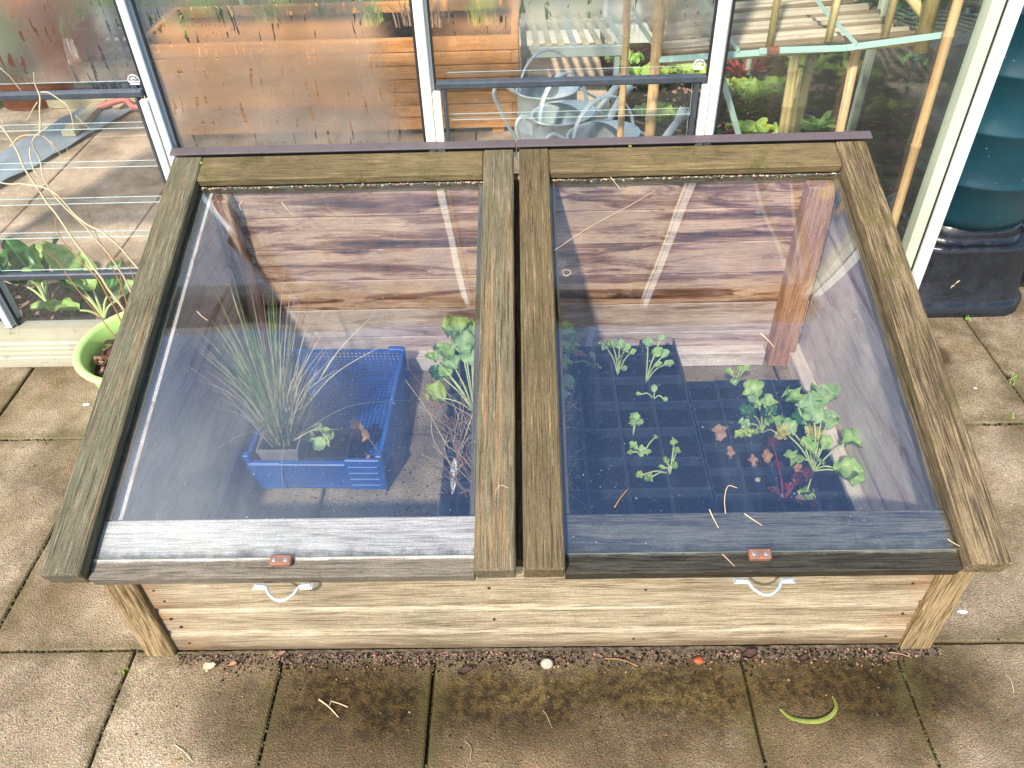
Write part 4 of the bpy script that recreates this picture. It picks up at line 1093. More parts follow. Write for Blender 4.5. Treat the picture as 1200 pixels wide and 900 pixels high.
# watering cans
def can(c0, r, h, rot, hoop, label, spout_len=.22):
    root = thing('watering_can', label, 'watering can', c0, 'galvanised watering cans inside the greenhouse')
    c0 = Vector(c0); T = Matrix.Translation(c0) @ Matrix.Rotation(R(rot), 4, 'Z')
    mb = MB()
    lathe(mb, [(0, .006), (r * .98, .004), (r, .0), (r * 1.015, .01), (r, .018), (r * .99, h * .45), (r * 1.015, h * .47), (r * .99, h * .5), (r * .97, h - .008), (r * 1.03, h - .005), (r * 1.03, h + .002), (r * .97, h + .001), (r * .95, h - .01), (r * .95, h * .3), (0, h * .3)], (0, 0, 0), 48, 1.12, .92, T=T)
    # crescent cover on the spout half
    n = 20; vs = []; fs = []
    for i in range(n + 1):
        a = -PI / 2 * 1.0 + PI * i / n
        vs.append(T @ V(r * 1.12 * .97 * math.cos(a), r * .92 * .97 * math.sin(a), h))
    for i in range(n + 1):
        a = -PI / 2 + PI * i / n
        vs.append(T @ V(-.005 + r * .42 * math.cos(a), r * .92 * .97 * math.sin(a), h + .012 * math.cos(a)))
    for i in range(n): fs.append([i, i + 1, n + 2 + i, n + 1 + i])
    mb.add(vs, fs, [tuple(v) for v in vs]); mb.build('body', M['galv'], root, True)
    mb = MB(); pts = []
    for i in range(17):
        a = PI * i / 16
        pts.append(T @ V(r * 1.02 * math.cos(a), 0, h - .01 + hoop * math.sin(a)))
    # flat strap
    vs = []; fs = []
    for i, p in enumerate(pts):
        dx = (T.to_3x3() @ V(0, 1, 0)) * .011
        vs += [p - dx, p + dx]
    for i in range(16): fs.append([2 * i, 2 * i + 1, 2 * i + 3, 2 * i + 2])
    o = len(vs); vs += [v + V(0, 0, .003) for v in vs[:o]]
    fs += [[f[3] + o, f[2] + o, f[1] + o, f[0] + o] for f in fs[:16]]
    for i in range(16): fs += [[2 * i, 2 * i + 2, o + 2 * i + 2, o + 2 * i], [2 * i + 1, o + 2 * i + 1, o + 2 * i + 3, 2 * i + 3]]
    mb.add(vs, fs, [tuple(v) for v in vs]); mb.build('hoop_handle', M['galv'], root, True)
    mb = MB(); tube(mb, spline([T @ V(-r * 1.08, 0, h * .25), T @ V(-r * 1.5, 0, h * .55), T @ V(-r * 1.95, 0, h * .98), T @ V(-r * 1.7, 0, h * 1.12), T @ V(-r * 1.1, 0, h * .97)], 6), .0075, 8); mb.build('rear_handle', M['galv'], root, True)
    mb = MB(); a = T @ V(r * 1.05, 0, h * .22); b_ = T @ V(r * 1.05 + spout_len * .8, 0, h * .22 + spout_len * .95)
    tube(mb, [a, a.lerp(b_, .5), b_], [.019, .015, .012], 14); mb.build('spout', M['galv'], root, True)
    mb = MB(); tube(mb, [T @ V(r * 1.08, 0, h - .006), a.lerp(b_, .66)], .005, 8); mb.build('brace', M['galv'], root, True)
    mb = MB(); d = (b_ - a).normalized(); tube(mb, [b_ - d * .005, b_ + d * .03, b_ + d * .045, b_ + d * .047], [.012, .022, .024, .001], 18); mb.build('rose', M['galv'], root, True)
can((.085, 3.02, 0), .106, .275, 12, .15, 'rear galvanised watering can with a tall hoop handle beside the planter')
can((.135, 2.76, 0), .108, .285, 38, .145, 'middle galvanised watering can between the front and rear cans')
can((.262, 2.57, 0), .112, .285, 24, .135, 'front galvanised watering can nearest the louvre blades')
# grey slatted bench
bn = thing('slatted_bench', 'low grey bench with slats behind the watering cans', 'bench', (.2, 3.6, 0))
bz_ = .275
mb = MB(); box(mb, (-.018, 3.49, bz_ - .045), (.43, 3.515, bz_), 0, .003); mb.build('front_rail', M['grey_metal'], bn)
mb = MB(); box(mb, (-.018, 4.20, bz_ - .145), (.43, 4.225, bz_ - .10), 0, .003); mb.build('rear_rail', M['grey_metal'], bn)
for k in range(9):
    x = .0 + k * .053; mb = MB(); beam(mb, (x, 3.50, bz_ + .005), (x - .01, 4.22, bz_ - .095), .026, .008); mb.build('slat', M['cream_wood'] if k % 4 else M['grey_metal'], bn)
for x in (.0, .40):
    for y, zz in ((3.505, bz_ - .046), (4.21, bz_ - .146)):
        mb = MB(); box(mb, (x - .012, y - .010, .0), (x + .012, y + .010, zz), 2, .002); mb.build('leg', M['grey_metal'], bn)
# bamboo etagere near the glass
sh = thing('bamboo_stand', 'bamboo plant stand with split cane shelf and mint straps inside the glass', 'plant stand', (.65, 2.1, 0))
yF, yB = 1.955, 2.36
zS0, zS1 = .742, .768
def cpart(name, a, b_, r, mt='bamboo', **k):
    mb = MB(); cane(mb, a, b_, r, **k); return mb.build(name, M[mt], sh, True)
cpart('leg', (.322, yF, .0), (.312, yF - .01, 1.18), .0135, seg=.21)
cpart('leg', (1.000, yF - .045, .0), (.965, yF - .05, 1.18), .0115, seg=.27, start=.23)
cpart('upright', (.395, 2.22, .742), (.395, 2.22, 1.18), .016, 'bamboo_pale')
cpart('leg', (.845, 2.0, -.005), (.812, 2.0, .735), .0115, 'bamboo', seg=.22)
cpart('brace', (.345, yB - .01, .90), (.52, 2.2, .87), .013, 'bamboo_pale')
cpart('brace', (.80, 2.32, .985), (.955, 1.965, .80), .0125, 'bamboo_pale')
cpart('upright', (.950, 1.962, .735), (.925, 1.955, 1.15), .0185, 'bamboo_pale', seg=.3)
for x, z0 in ((.588, .768), (.726, .775), (.858, .780)):
    cpart('upright', (x, yF + .012, z0 - .012), (x + .002, yF + .02, 1.1), .0088, 'bamboo_pale', seg=.2)
cpart('shelf_rail', (.335, yF + .012, zS0 - .018), (.955, yF + .012, zS1 - .014), .0075, 'bamboo_pale')
n = 12
for k in range(n):
    t = k / (n - 1); y = yF + .035 + t * (yB - yF - .04); zz = .752 - .001 * k
    x0 = .335; x1 = .935 + U(-.03, .02) - .03 * t
    mb = MB(); a = V(x0, y + U(-.004, .004), zz - .014); b_ = V(x1, y + U(-.003, .003), zz + .014)
    tube(mb, [a.lerp(b_, i / 5) + V(0, 0, U(-.0015, .0015)) for i in range(6)], U(.0080, .0105), 7)
    mb.build('shelf_slat', M['slat' if k % 3 else 'slat_b'], sh, True)
mb = MB()
def strap(mb, a, b_, w_, t_=.002, up=(0, .55, .83)): beam(mb, a, b_, t_, w_, up, 0)
strap(mb, ony(772, 70, 1.938), ony(900, 61, 1.938), .0145); strap(mb, ony(890, 60, 1.936), ony(1000, 56, 1.936), .0145); strap(mb, ony(992, 56, 1.934), ony(1106, 41, 1.934), .0145)
mb.build('strap', M['mint_band'], sh)
mb = MB(); strap(mb, ony(866, 60, 1.935), ony(838, 20, 2.05), .009); strap(mb, ony(838, 20, 2.05), ony(826, 0, 2.12), .009); strap(mb, ony(1004, 52, 1.932), ony(968, 14, 2.05), .009); strap(mb, ony(968, 14, 2.05), ony(950, -10, 2.12), .009); mb.build('strap', M['mint_band'], sh)
mb = MB(); strap(mb, ony(815, -8, 1.99), ony(836, 46, 2.02), .016); mb.build('strap', M['mint'], sh)
mb = MB(); beam(mb, ony(840, 68, 2.02), ony(868, 166, 2.02), .015, .004, (0, -1, 0)); mb.build('metal_leg', M['mint'], sh)
mb = MB(); beam(mb, ony(733, 4, 2.35), ony(770, 58, 2.30), .012, .004, (0, -1, 0)); mb.build('metal_brace', M['mint'], sh)
mb = MB(); tube(mb, [ony(900, 60, 1.934) + V(-.002, 0, 0), ony(912, 60, 1.934)], .011, 10); mb.build('binding', plain('rust brown binding', c3('#7A4A34'), .8), sh)
# leaning thin cane near the watering cans
mb = MB(); cane(mb, V(.250, 2.0, .0), V(.238, 1.93, 1.1), .0088, .26, start=.47); tag(mb.build('bamboo_cane', M['bamboo'], None, True, loc=(.25, 2.0, 0)), 'thin honey bamboo cane upright left of the plant stand', 'bamboo cane')
mb = MB()
for (a, b_) in (((912, 172), (930, 62)), ((918, 172), (934, 66)), ((924, 170), (938, 80))):
    p = onz(*a, .02); q = ony(*b_, p.y + .02); cane(mb, p, q, .011, .12)
tag(mb.build('cane_bundle', M['bamboo_pale'], None, True, loc=onz(918, 172, 0)), 'bundle of pale split canes standing in the dark soil', 'cane bundle')

# salad plants
def rosette(name, c0, n, L, wd, mats, label, up=.7, shape='ovate', lob=0, crinkle=.16, cat='salad plant', stems=None, group=None, droop=.25):
    mb = MB(); c0 = Vector(c0)
    for k in range(n):
        a = 2 * PI * k / n * 1.62 + U(-.3, .3); l = L * U(.6, 1.05); e = up * U(.6, 1.3) * (1.2 - .6 * (k / n))
        d = V(math.cos(a), math.sin(a), e).normalized()
        b0 = c0 + V(math.cos(a), math.sin(a), 0) * L * .06
        leaf(mb, b0, b0 + d * l, wd * U(.75, 1.1), (0, 0, 1), droop, crinkle, lob, shape, .2, k % len(mats), 9, 4)
    return tag(mb.build(name, [M[m_] for m_ in mats], None, True, loc=c0), label, cat, group)
S_ = 'salads growing in the greenhouse bed'
rosette('lettuce', onz(755, 100, .03), 14, .13, .08, ('leaf_lime', 'leaf_mid'), 'lime green lettuce behind the thick bamboo leg', .8, 'ovate', 3, .3, group=S_)
rosette('lettuce', onz(735, 78, .03), 10, .11, .08, ('leaf_mid',), 'mid green lettuce at the end of the grey bench', .8, 'ovate', 2, .25, group=S_)
rosette('lettuce', onz(805, 92, .03), 16, .14, .07, ('leaf_lime',), 'frilly yellow green lettuce above the louvre rail', .9, 'ovate', 5, .35, group=S_)
rosette('lettuce', onz(775, 142, .03), 16, .12, .07, ('leaf_lime', 'leaf_mid'), 'frilly lime lettuce right of the thick bamboo leg below the rail', .9, 'ovate', 5, .35, group=S_)
rosette('lettuce', onz(805, 135, .03), 14, .11, .05, ('leaf_purple',), 'dark purple lettuce beside the frilly lime one', .8, 'ovate', 3, .3, group=S_)
rosette('lettuce', onz(790, 172, .03), 12, .10, .05, ('leaf_dark', 'leaf_purple'), 'low dark salad right above the hinge strip', .6, 'ovate', 2, .2, group=S_)
rosette('chicory', onz(868, 90, .03), 10, .15, .035, ('leaf_red', 'leaf_red'), 'crimson chicory behind the third glazing bar', 1.4, 'ovate', 0, .15, group=S_)
rosette('lettuce', onz(876, 118, .03), 12, .15, .085, ('leaf_lime', 'leaf_mid'), 'pale upright lettuce right of the mint metal leg', 1.2, 'ovate', 2, .25, group=S_)
rosette('lettuce', onz(880, 160, .03), 12, .11, .06, ('leaf_mid', 'leaf_lime'), 'small round leaved salad at the foot of the faintly misted pane', .7, 'round', 0, .15, group=S_)
rosette('lettuce', onz(838, 168, .03), 10, .11, .055, ('leaf_purple', 'leaf_dark'), 'purple black salad between glazing bar and mint leg', .7, 'ovate', 2, .25, group=S_)
rosette('lettuce', onz(905, 168, .02), 12, .10, .035, ('leaf_yellow', 'leaf_mid'), 'yellowing straggly salad in front of the cane bundle', 1.0, 'ovate', 0, .2, group=S_)
rosette('lettuce', onz(960, 150, .02), 9, .10, .03, ('leaf_dark', 'leaf_mid'), 'sparse dark weed in the soil right of the cane bundle', .5, 'ovate', 0, .2, group=S_)
# litter in beds
mb = MB(); chips(mb, lambda: (U(.42, 1.02), U(1.95, 4.2)), 450, .008, .03, lambda x, y: .015, 2); g = mb.build('soil_litter', [M['bark_a'], M['bark_b']]); tag(g, 'bark and leaf litter over the soil of the salad bed', 'litter', kind='stuff')
mb = MB(); chips(mb, lambda: (U(1.1, 2.2), U(2.3, 4.5)), 500, .008, .03, lambda x, y: .0, 2); g = mb.build('soil_litter', [M['bark_dark'], M['bark_a']]); tag(g, 'dark leaf litter over the border beyond the water butt', 'litter', kind='stuff')
mb = MB(); chips(mb, lambda: (U(-2.0, -.9), U(1.87, 2.13)), 520, .006, .02, lambda x, y: .015, 3); g = mb.build('soil_litter', [M['bark_a'], M['bark_b'], M['soil']]); tag(g, 'bark litter over the soil just inside the left louvre', 'litter', kind='stuff')

# chard & co. in the left bed
def chard(name, c0, leaves, label, mats=('leaf_dark',), stemmat='stem_pale', cat='chard plant'):
    root = thing(name, label, cat, c0); c0 = Vector(c0)
    for (dx, dy, dz, L, wd, mt) in leaves:
        d = V(dx, dy, dz); tip = c0 + d
        sm = MB(); mid = c0 + d * .45 + V(0, 0, .02); tube(sm, spline([c0, c0 + d * .22 + V(0, 0, .02), mid], 5), [.0045 - .00018 * i for i in range(11)], 7)
        s = sm.build('stalk', M[stemmat], root, True)
        lb = MB(); leaf(lb, mid, mid + d.normalized() * L, wd, (0, 0, 1), .22, .16, 0, 'ovate', .2, 0, 12, 5, U(-.4, .4)); lb.build('leaf', M[mt], root, True)
chard('chard_plant', (-1.285, 1.93, .02), [(-.10, .06, .17, .16, .09, 'leaf_mid'), (-.10, .05, .12, .12, .07, 'leaf_dark'), (-.04, .08, .13, .12, .065, 'leaf_mid'), (.05, .06, .10, .12, .07, 'leaf_dark'), (.10, .03, .07, .10, .06, 'leaf_grey'), (-.13, -.02, .04, .13, .07, 'leaf_mid'), (.02, .10, .06, .10, .06, 'leaf_dark')], 'large pale stalked chard just behind the green bowl')
chard('chard_plant', (-1.50, 2.02, .02), [(-.06, .05, .16, .12, .08, 'leaf_dark'), (.07, .04, .16, .13, .075, 'leaf_dark'), (-.02, .09, .12, .10, .07, 'leaf_mid'), (.03, -.03, .12, .10, .07, 'leaf_mid'), (-.12, .03, .08, .12, .08, 'leaf_dark')], 'dark crinkled chard with upright leaves by the left bar')
chard('chard_plant', (-1.62, 1.95, .02), [(.02, .02, .18, .12, .07, 'leaf_lime'), (-.08, .05, .12, .13, .08, 'leaf_dark'), (.05, .07, .14, .12, .08, 'leaf_dark')], 'chard with one bright leaf at the left edge of the view')
rosette('beet_seedling', V(-1.13, 2.04, .02), 10, .11, .04, ('leaf_purple', 'leaf_red'), 'small red stemmed beet inside the glass behind the bowl', 1.1, 'ovate', 0, .2, cat='beet plant')
rosette('broad_weed', V(-1.03, 2.0, .02), 9, .12, .05, ('leaf_grey', 'leaf_dark'), 'grey green broad leaved weed by the left lid edge', 1.0, 'ovate', 0, .15, cat='weed')
rosette('beet_seedling', V(-1.36, 2.07, .02), 10, .07, .04, ('leaf_purple',), 'low dark beet leaves between the two chards', .5, 'ovate', 0, .2, cat='beet plant')
# far left things
mb = MB(); 
vs = []; gs = []; fs = []; nx, ny = 16, 18
for j in range(ny + 1):
    for i in range(nx + 1):
        x = -2.34 + .26 * i / nx + .26 * (j / ny) ; y = 2.80 + .80 * j / ny
        vs.append((x, y, .012 + .02 * abs(mnoise.noise(V(x * 9, y * 5, 0))))); gs.append((x, y, 0))
for j in range(ny):
    for i in range(nx): a = j * (nx + 1) + i; fs.append([a, a + 1, a + nx + 2, a + nx + 1])
mb.add(vs, fs, gs); tag(mb.build('plastic_sheet', M['fleece'], None, True, loc=(-2.1, 3.2, 0)), 'crumpled grey blue plastic sheet on the greenhouse floor', 'plastic sheet')
# black crates & timber behind left pane
for i, (x, y, zc) in enumerate(((-1.86, 3.86, .0), (-1.86, 3.86, .172))):
    root = thing('plastic_crate', ('lower' if i == 0 else 'upper') + ' black plastic crate of the stack left of the planter', 'plastic crate', (x, y, zc), 'black crates left of the planter')
    for nm, lo, hi in (('wall', (-.19, -.14, 0), (.19, -.128, .165)), ('wall', (-.19, .128, 0), (.19, .14, .165)), ('wall', (-.19, -.127, 0), (-.178, .127, .165)), ('wall', (.178, -.127, 0), (.19, .127, .165)), ('base', (-.177, -.127, 0), (.177, .127, .008))):
        mb = MB(); lo = V(*lo) + V(x, y, zc); hi = V(*hi) + V(x, y, zc)
        if nm == 'base': box(mb, lo, hi, 0, 0)
        else:
            axl = 0 if hi.x - lo.x > hi.y - lo.y else 1; Ln = hi[axl] - lo[axl]
            for zz in (0, .045, .09, .145): 
                a = lo.copy(); c = hi.copy(); a.z = zc + zz; c.z = zc + zz + .018; box(mb, a, c, axl, .001)
            for k in range(9):
                a = lo.copy(); c = hi.copy(); a[axl] = lo[axl] + Ln * k / 9 + .002; c[axl] = a[axl] + .010; a[1 - axl] += .0015; c[1 - axl] -= .0015; a.z = zc + .001; c.z = zc + .164; box(mb, a, c, 2, 0)
        mb.build(nm, M['black_plastic'], root)
mb = MB(); box(mb, (-2.25, 3.66, .0), (-1.60, 3.70, .045), 0, .003); tag(mb.build('timber_batten', M['cream_wood'], None, loc=(-1.9, 3.68, 0)), 'cream painted batten on the floor left of the planter', 'batten')
mb = MB(); box(mb, (-2.02, 3.30, .013), (-1.96, 3.69, .04), 1, .003); tag(mb.build('timber_batten', M['cream_wood'], None, loc=(-2.0, 3.5, 0)), 'cream batten lying end on towards the left louvre', 'batten')
mb = MB(); tube(mb, spline([V(-1.98, 3.58, .03), V(-1.86, 3.62, .05), V(-1.80, 3.58, .03), V(-1.70, 3.60, .03), V(-1.60, 3.58, .03)], 6), .014, 10)
tag(mb.build('garden_hose', M['pink'], None, True, loc=(-1.8, 3.6, 0)), 'short loop of faded pink hose left of the planter', 'hose')
mb = MB(); tc = V(-2.36, 3.80, 0); lathe(mb, [(0, .0), (.16, 0), (.21, .38), (.235, .38), (.235, .46), (.215, .46), (.20, .40), (0, .39)], tc, 30); tag(mb.build('terracotta_pot', plain('terracotta', c3('#B4683C'), .8, 0, 12, .2), None, True, loc=tc), 'large terracotta pot seen through the misted left pane', 'pot')

# dark hedge far behind / right
def bush(name, c0, rx, ry, rz_, n, label, mats=('leaf_dark',)):
    root = thing(name, label, 'shrub', c0); c0 = Vector(c0); mb = MB()
    for _ in range(n):
        a = U(0, 2 * PI); b_ = math.acos(U(-.2, 1)); k = U(.55, 1) ** .5
        p = c0 + V(math.cos(a) * math.sin(b_) * rx * k, math.sin(a) * math.sin(b_) * ry * k, .1 + abs(math.cos(b_)) * rz_ * k)
        d = V(U(-1, 1), U(-1, 1), U(-.3, 1)).normalized(); leaf(mb, p, p + d * U(.04, .08), .03, nu=3, nv=1)
    mb.build('foliage', M[mats[0]], root)
    mb = MB(); tube(mb, [c0, c0 + V(.02, .02, rz_ * .5), c0 + V(0, .05, rz_ * .8)], [.04, .03, .012], 8)
    for k in range(6):
        a = k * 1.05; tube(mb, [c0 + V(0, 0, rz_ * .25), c0 + V(math.cos(a) * rx * .35, math.sin(a) * ry * .35, rz_ * .5), c0 + V(math.cos(a) * rx * .6, math.sin(a) * ry * .6, rz_ * .75)], [.02, .014, .006], 6)
    mb.build('stems', M['twig_red'], root, True)
bush('evergreen_shrub', (2.3, 4.2, 0), .9, .8, 1.2, 2600, 'dark evergreen shrub beyond the right end of the greenhouse')
bush('evergreen_shrub', (.6, 6.4, 0), 1.6, .6, 1.3, 3000, 'broad dark evergreen shrub behind the back of the greenhouse')
bush('evergreen_shrub', (-2.4, 6.5, 0), 1.6, .6, 1.2, 2600, 'dark evergreen shrub behind the left end of the greenhouse')

# ------------------------------------------------------------------ inside the cold frame
# blue crate
cr = thing('blue_crate', 'blue perforated plastic crate inside the left half of the frame', 'plastic crate', (-.5, 1.45, 0))
TC = Matrix.Translation(V(-.652, 1.250, .002)) @ Matrix.Rotation(R(-1.5), 4, 'Z')
CW, CD, CHt = .305, .395, .098
def lattice(mb, o, u, v, nu, nv, bar, th, rim=.008):
    """perforated panel: o origin, u,v edge vectors"""
    o = Vector(o); u = Vector(u); v = Vector(v); w_ = u.cross(v).normalized() * th
    def bx(a, b_, c, d, k=1.0):
        P = lambda s, t, q: TC @ (o + u * s + v * t + w_ * q)
        vs = [P(a, c, 0), P(b_, c, 0), P(b_, d, 0), P(a, d, 0), P(a, c, k), P(b_, c, k), P(b_, d, k), P(a, d, k)]
        mb.add(vs, [[3, 2, 1, 0], [4, 5, 6, 7], [0, 1, 5, 4], [1, 2, 6, 5], [2, 3, 7, 6], [3, 0, 4, 7]], [tuple(x) for x in vs])
    Lu, Lv = u.length, v.length
    ru, rv = rim / Lu, rim / Lv
    bx(0, 1, 0, rv, 1.2); bx(0, 1, 1 - rv, 1, 1.2); bx(0, ru, rv, 1 - rv, 1.2); bx(1 - ru, 1, rv, 1 - rv, 1.2)
    for i in range(1, nu):
        s = ru + (1 - 2 * ru) * i / nu; bx(s - bar / Lu / 2, s + bar / Lu / 2, rv, 1 - rv, .9)
    for j in range(1, nv):
        t = rv + (1 - 2 * rv) * j / nv; bx(ru, 1 - ru, t - bar / Lv / 2, t + bar / Lv / 2, .8)
mb = MB(); lattice(mb, (0, 0, .004), (CW, 0, 0), (0, CD, 0), 26, 34, .0042, .003); mb.build('base', M['blue_crate'], cr)
mb = MB(); lattice(mb, (0, 0, .004), (CW, 0, 0), (0, 0, CHt - .014), 26, 8, .0045, -.003, .010)
box(mb, (CW * .74, -.006, .006), (CW + .002, .004, CHt + .006), 2, .002, TC)
for k in range(4): box(mb, (CW * .76, -.009, .018 + k * .02), (CW - .004, -.0055, .026 + k * .02), 0, .001, TC)
box(mb, (-.002, -.005, .006), (CW * .25, .004, CHt - .006), 2, .002, TC)
box(mb, (0, -.006, CHt - .016), (CW * .745, .010, CHt - .008), 0, .002, TC)
mb.build('front_wall', M['blue_crate'], cr)
mb = MB(); lattice(mb, (0, CD, .004), (CW, 0, 0), (0, 0, CHt + .008), 26, 9, .0045, .003, .010)
box(mb, (CW - .035, CD - .012, CHt + .006), (CW + .001, CD + .004, CHt + .020), 0, .002, TC); mb.build('rear_wall', M['blue_crate'], cr)
for x in (0, CW):
    mb = MB(); lattice(mb, (x, 0, .004), (0, CD, 0), (0, 0, CHt), 34, 8, .0045, .003, .010)
    box(mb, (x - .005, -.002, CHt), (x + .006, CD + .003, CHt + .007), 1, .002, TC)
    for y in (-.004, CD - .012): box(mb, (x - .007, y, .002), (x + .008, y + .016, CHt + .018), 2, .002, TC)
    mb.build('side_wall', M['blue_crate'], cr)

def sqpot(name, c0, s, h, label, mat, soilm='soil_black', rim=.004, cat='plant pot', group=None, rot=0):
    c0 = Vector(c0); T = Matrix.Translation(c0) @ Matrix.Rotation(R(rot), 4, 'Z'); mb = MB(); b0 = s * .78
    def q(h_, z): return [T @ V(-h_ / 2, -h_ / 2, z), T @ V(h_ / 2, -h_ / 2, z), T @ V(h_ / 2, h_ / 2, z), T @ V(-h_ / 2, h_ / 2, z)]
    rings = [q(b0, 0), q(s, h - .008), q(s + rim, h - .008), q(s + rim, h), q(s - .003, h), q(s * .96, h - .015)]
    vs = [p for r_ in rings for p in r_]; fs = [[3, 2, 1, 0]]
    for i in range(len(rings) - 1):
        for k in range(4): fs.append([i * 4 + k, i * 4 + (k + 1) % 4, i * 4 + 4 + (k + 1) % 4, i * 4 + 4 + k])
    mb.add(vs, fs, [tuple(v) for v in vs]); po = mb.build(name, M[mat], None, loc=c0); tag(po, label, cat, group)
    mb = MB(); vs = q(s * .955, h - .014); mb.add(vs, [[0, 1, 2, 3]], [tuple(v) for v in vs])
    cc = c0
    chips(mb, lambda: (cc.x + U(-.42, .42) * s, cc.y + U(-.42, .42) * s), 40, .003, .009, lambda x, y: c0.z + h - .012, 1)
    mb.build('compost', M[soilm], po)
    return po
sqpot('plant_pot', (-.585, 1.315, .008), .092, .105, 'square taupe pot holding the grass clump in the blue crate', 'taupe')
sqpot('plant_pot', (-.585, 1.42, .008), .092, .100, 'second square taupe pot behind the grass in the blue crate', 'taupe')
sqpot('plant_pot', (-.478, 1.318, .008), .096, .075, 'dark square pot with small round leaves in the blue crate', 'black_plastic', 'soil')
# clump grass
mb = MB(); gb = V(-.585, 1.32, .10)
for i in range(330):
    a = U(0, 2 * PI); r = U(0, .036); b0 = gb + V(math.cos(a) * r, math.sin(a) * r, 0)
    k = random.random(); L = U(.16, .36) if k < .65 else U(.34, .45)
    an = a + U(-.7, .7); tilt = abs(random.gauss(0, .34)) + .03
    h = L * math.cos(min(tilt, 1.3)); o_ = L * math.sin(min(tilt, 1.3))
    tip = b0 + V(math.cos(an) * o_, math.sin(an) * o_, h * (1 - .25 * tilt))
    mx = .3117 + (tip.y - .7892) * .3048 - .05
    if tip.z > mx: tip.z = mx - U(0, .02)
    tip.x = max(tip.x, -.70); 
    mid = b0 + (tip - b0) * .5 + V(0, 0, L * .10)
    if mid.z > .3117 + (mid.y - .7892) * .3048 - .05: mid.z = tip.z
    green = tilt < .30 and random.random() < .38
    blade(mb, b0, mid, tip, random.choice([.0014, .002, .003, .0042]) if not green else U(.003, .0065), 1 if not green else 0, 6)
tag(mb.build('grass_clump', [M['blade'], M['blade_dry']], None, True, loc=gb), 'tall spiky clump of green and straw coloured grass in the taupe pot', 'grass clump')
def leafcross(name, c0, specs, label, mats, stemmat='stem_pale', cat='seedling', shape='round', lob=0, crinkle=.1, group=None):
    """plant from explicit leaf centres: (px,py,z,size,matindex)"""
    c0 = Vector(c0); root = thing(name, label, cat, c0, group)
    for s_ in specs:
        px, py, z, sz, mi = s_; ctr = onz(px, py, z); d = (ctr - c0); d.z *= .25; 
        if d.length < 1e-4: d = V(.01, 0, 0)
        d.normalize(); tilt = V(0, 0, U(-.1, .25)); d = (d + tilt).normalized()
        a = ctr - d * sz / 2; b_ = ctr + d * sz / 2
        lm = MB(); leaf(lm, a, b_, sz * U(.8, 1.0), (0, -.25, 1), U(.05, .3), crinkle, lob, shape, U(.05, .3), 0, 9, 4, U(-.35, .35)); lf = lm.build('leaf', M[mats[mi]], root, True)
        sm = MB(); mid = c0.lerp(a, .5) + V(0, 0, .012); tube(sm, spline([c0, mid, a + d * sz * .15], 4), [.0018] * 9, 5)
        sm.build('stalk', M[stemmat], root, True)
    return root
leafcross('primrose', (-.478, 1.318, .072), [(361, 512, .085, .034, 0), (372, 501, .095, .030, 0), (386, 511, .085, .032, 0), (374, 521, .08, .034, 0), (381, 505, .1, .022, 1)], 'small rounded grey green leaves in the dark pot of the blue crate', ('leaf_grey', 'leaf_mid'))
# dead leaf & mulch in crate
mb = MB(); leaf(mb, onz(417, 535, .02), onz(424, 500, .05), .055, droop=-.3, crinkle=.5, cup=.5, lobes=2); tag(mb.build('dead_leaf', M['dead_leaf'], None, True, loc=onz(420, 520, .02)), 'crumpled tan dead leaf in the front right of the blue crate', 'dead leaf')
mb = MB(); chips(mb, lambda: (U(-.43, -.385), U(1.26, 1.34)), 40, .005, .016, lambda x, y: .012, 2); tag(mb.build('bark_litter', [M['bark_a'], M['bark_b']], None, loc=(-.41, 1.3, .01)), 'little heap of bark litter beside the dead leaf in the crate', 'litter', kind='stuff')
twig([(421, 502), (434, 518), (447, 534)], .11, 'orange brown stalk resting on the right rim of the blue crate', .0013, 'orange_leaf')

# trays
def tray(name, x0, x1, y0, y1, nx, ny, h, label, filled=(), z=.002, group='black seed trays in the right half'):
    c0 = V((x0 + x1) / 2, (y0 + y1) / 2, z); root = None; mb = MB()
    w_, d_ = (x1 - x0) / nx, (y1 - y0) / ny
    for i in range(nx):
        for j in range(ny):
            cx_, cy_ = x0 + w_ * (i + .5), y0 + d_ * (j + .5); hh = h + U(-.002, .002)
            def q(sx, sy, zz): return [V(cx_ - sx / 2, cy_ - sy / 2, zz), V(cx_ + sx / 2, cy_ - sy / 2, zz), V(cx_ + sx / 2, cy_ + sy / 2, zz), V(cx_ - sx / 2, cy_ + sy / 2, zz)]
            dep = .020
            rings = [q(w_ * .74, d_ * .74, z), q(w_ * .93, d_ * .93, z + hh - .006), q(w_ - .001, d_ - .001, z + hh - .006), q(w_ - .001, d_ - .001, z + hh), q(w_ * .92, d_ * .92, z + hh), q(w_ * .90, d_ * .90, z + hh - dep)]
            vs = [p for r_ in rings for p in r_]; fs = [[3, 2, 1, 0]]
            for a in range(len(rings) - 1):
                for k in range(4): fs.append([a * 4 + k, a * 4 + (k + 1) % 4, a * 4 + 4 + (k + 1) % 4, a * 4 + 4 + k])
            mb.add(vs, fs, [tuple(v) for v in vs])
    tr = mb.build(name, M['black_plastic'], None, loc=c0); tag(tr, label, 'seed tray', group)
    mb = MB()
    for i in range(nx):
        for j in range(ny):
            cx_, cy_ = x0 + w_ * (i + .5), y0 + d_ * (j + .5); zz = z + h - .021
            vs = [V(cx_ - w_ * .455, cy_ - d_ * .455, zz), V(cx_ + w_ * .455, cy_ - d_ * .455, zz), V(cx_ + w_ * .455, cy_ + d_ * .455, zz), V(cx_ - w_ * .455, cy_ + d_ * .455, zz)]
            mb.add(vs, [[0, 1, 2, 3]], [tuple(v) for v in vs])
            chips(mb, lambda: (cx_ + U(-.4, .4) * w_, cy_ + U(-.4, .4) * d_), 9, .002, .006, lambda x, y: zz, 1)
    mb.build('compost', M['soil_black'], tr)
    return tr
